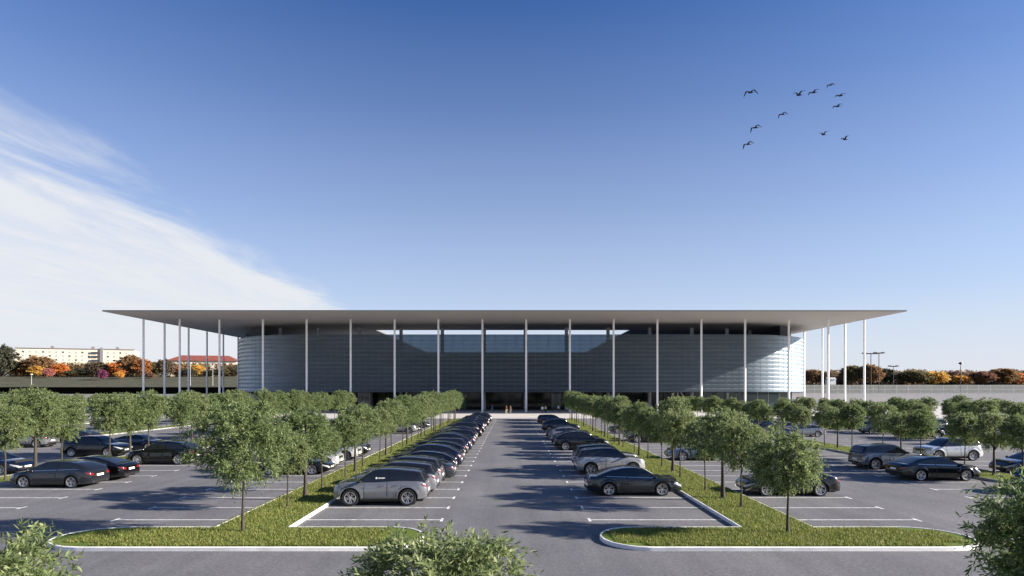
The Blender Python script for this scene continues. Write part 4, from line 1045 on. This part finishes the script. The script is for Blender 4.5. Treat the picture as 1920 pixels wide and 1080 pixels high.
def person(loc, rz, top_m, leg_m, label, stride=0.16, hairlen=0.0, arm=0.12, sc=1.0):
    v = [(0, 0, 0.94)]; e = []; r = [(0.15, 0.11)]
    def add(p, par, rad): v.append(p); r.append(rad); e.append((par, len(v) - 1)); return len(v) - 1
    w = add((0, 0, 1.10), 0, (0.14, 0.10)); c = add((0, 0.01, 1.32), w, (0.165, 0.11)); n = add((0, 0.0, 1.48), c, 0.058)
    h1 = add((0, 0.015, 1.57), n, (0.072, 0.085)); h2 = add((0, 0.01, 1.68), h1, (0.075, 0.09)); add((0, 0.0, 1.74), h2, (0.05, 0.06))
    nose = add((0, 0.105, 1.615), h1, 0.016)
    for s in (-1, 1):
        add((s * 0.085, -0.005, 1.62), h1, 0.014)
        st = s * stride
        hp = add((s * 0.09, 0, 0.88), 0, 0.092); kn = add((s * 0.10, st * 0.55 + 0.03, 0.49), hp, 0.062); an = add((s * 0.10, st - 0.02, 0.09), kn, 0.042); add((s * 0.11, st + 0.15, 0.035), an, (0.042, 0.03))
        sh = add((s * 0.19, 0, 1.40), c, 0.058); el = add((s * 0.245, -st * arm * 3 - 0.02, 1.13), sh, 0.042); wr = add((s * 0.25, -st * arm * 6 + 0.05, 0.90), el, 0.028)
        pa = add((s * 0.25, -st * arm * 6 + 0.065, 0.83), wr, (0.018, 0.034))
        for k, (dy, ln) in enumerate(((0.032, 0.075), (0.011, 0.085), (-0.011, 0.08), (-0.032, 0.06))):
            a1 = add((s * 0.247, -st * arm * 6 + 0.065 + dy, 0.795), pa, 0.009); add((s * 0.238, -st * arm * 6 + 0.068 + dy, 0.795 - ln), a1, 0.0075)
        t1 = add((s * 0.232, -st * arm * 6 + 0.11, 0.835), wr, 0.010); add((s * 0.225, -st * arm * 6 + 0.125, 0.80), t1, 0.008)
    def mf(c_):
        if c_.z > 1.49: return 'skin'
        if c_.z > 0.93 and not (abs(c_.x) > 0.2 and c_.z < 0.92): return top_m
        if abs(c_.x) > 0.205 and 0.6 < c_.z < 0.93: return 'skin'
        if c_.z < 0.07: return 'cloth_dark'
        return leg_m
    body = skin_mesh('body', v, e, r, mf)
    o = empty('person', loc, rz); o.scale = (sc,) * 3
    link('body', body, o)
    hm = MB(); hm.ellipsoid((0, -0.018, 1.69), (0.088, 0.098, 0.088), 'hair', 12, 8)
    if hairlen: hm.ellipsoid((0, -0.07, 1.60), (0.078, 0.045, 0.12 + hairlen), 'hair', 10, 7)
    hm.obj('hair', o, 80)
    tag(o, label, 'person', 'people by the entrance')
def on_plaza(px, Y): return ((px - 961) * Y / FPX, Y, 0.13)
person(on_plaza(923, 134), 2.6, 'cloth_blue', 'cloth_grey', 'person in blue walking alone at the left of the entrance plaza', 0.2)
person(on_plaza(949.5, 130), 3.0, 'cloth_brown', 'cloth_cream', 'left walker of the brown-topped pair before the entrance', 0.14, 0.08)
person(on_plaza(957, 130), 3.3, 'cloth_brown', 'cloth_olive', 'right walker of the brown-topped pair before the entrance', 0.18)
person(on_plaza(1017, 132), 0.4, 'cloth_white', 'cloth_brown', 'person in white top and brown trousers right of the central column', 0.15, 0.1)
person(on_plaza(1023, 133), 0.2, 'cloth_cream', 'cloth_dark', 'person in cream top and dark trousers beside the one in white', 0.12)
person(on_plaza(1047, 137), -0.5, 'cloth_white', 'cloth_dark', 'person in white top and black trousers nearest the right tree row', 0.15)

# ------------------------------------------------------------------ birds
def bird_mesh(lift, droop, seed):
    m = MB(); m.tube([(0, -0.30, 0.0), (0, -0.16, 0.02), (0, 0.0, 0.02), (0, 0.16, 0.03), (0, 0.24, 0.045), (0, 0.31, 0.035)], [0.012, 0.05, 0.068, 0.05, 0.032, 0.005], 'bird_feather', 8)
    m.add([(-0.02, -0.26, 0.01), (0.02, -0.26, 0.01), (0.07, -0.42, 0.0), (-0.07, -0.42, 0.0), (-0.02, -0.26, 0.025), (0.02, -0.26, 0.025), (0.07, -0.42, 0.008), (-0.07, -0.42, 0.008)], [(0, 1, 2, 3), (7, 6, 5, 4), (0, 4, 5, 1), (1, 5, 6, 2), (2, 6, 7, 3), (3, 7, 4, 0)], 'bird_feather')
    for s in (-1, 1):
        rows = []
        for (t, ch) in ((0.0, 0.17), (0.25, 0.185), (0.5, 0.17), (0.75, 0.12), (0.93, 0.06), (1.0, 0.015)):
            x = 0.03 + 0.60 * t; z = 0.02 + lift * math.sin(min(1, t / 0.5) * PI / 2) * 0.3 - droop * max(0, t - 0.45) ** 1.2
            yc = 0.03 - 0.13 * max(0, t - 0.4)
            rows.append([(s * x, yc + ch * 0.55, z), (s * x, yc, z + 0.034 * (1.1 - t)), (s * x, yc - ch * 0.6, z - 0.004), (s * x, yc, z - 0.022)])
        m.grid(rows, 'bird_feather', close=True)
    return m.mesh('bird', 50)
BM = [bird_mesh(0.5, 0.75, 0), bird_mesh(0.9, 0.1, 1), bird_mesh(0.45, 0.25, 2)]
BIRDS = [(1407, 174, 26, 0, 0.3, 'leftmost bird of the upper line with both wings bent down'), (1416, 240, 22, 0, 0.5, 'bird with drooping wings, upper of the lower left two'), (1402, 271, 22, 0, 0.5, 'lowest left bird of the flock with drooping wings'),
         (1467, 215, 19, 0, 0.45, 'bird alone in the middle of the flock'), (1498, 179, 23, 1, 0.35, 'bird with wings raised in a V, left of its close neighbour'), (1525, 174, 23, 2, 0.5, 'bird with straight slanted wings beside the V-winged one'),
         (1557, 160, 16, 0, 0.4, 'highest bird of the flock with folded wings'), (1575, 180, 21, 2, 0.35, 'bird just below the highest one at the flock right'), (1570, 200, 21, 2, 0.42, 'bird with level slanted wings, third down at the flock right'),
         (1544, 253, 18, 1, 0.3, 'left one of the lower right two V-winged birds'), (1584, 262, 18, 1, 0.45, 'lowest right bird of the flock with raised wings')]
for i, (px, py, w, b, roll, lab) in enumerate(BIRDS):
    o = link('flying_bird', BM[b]); Y = 62 + (i * 7) % 11; x, y, z = world(px, py, Y); s = w * Y / FPX / 1.0
    o.location = (x, y, z); o.scale = (s, s, s); o.rotation_euler = (0.35, -roll, 0.25); tag(o, lab, 'bird', 'flock of birds in the sky')
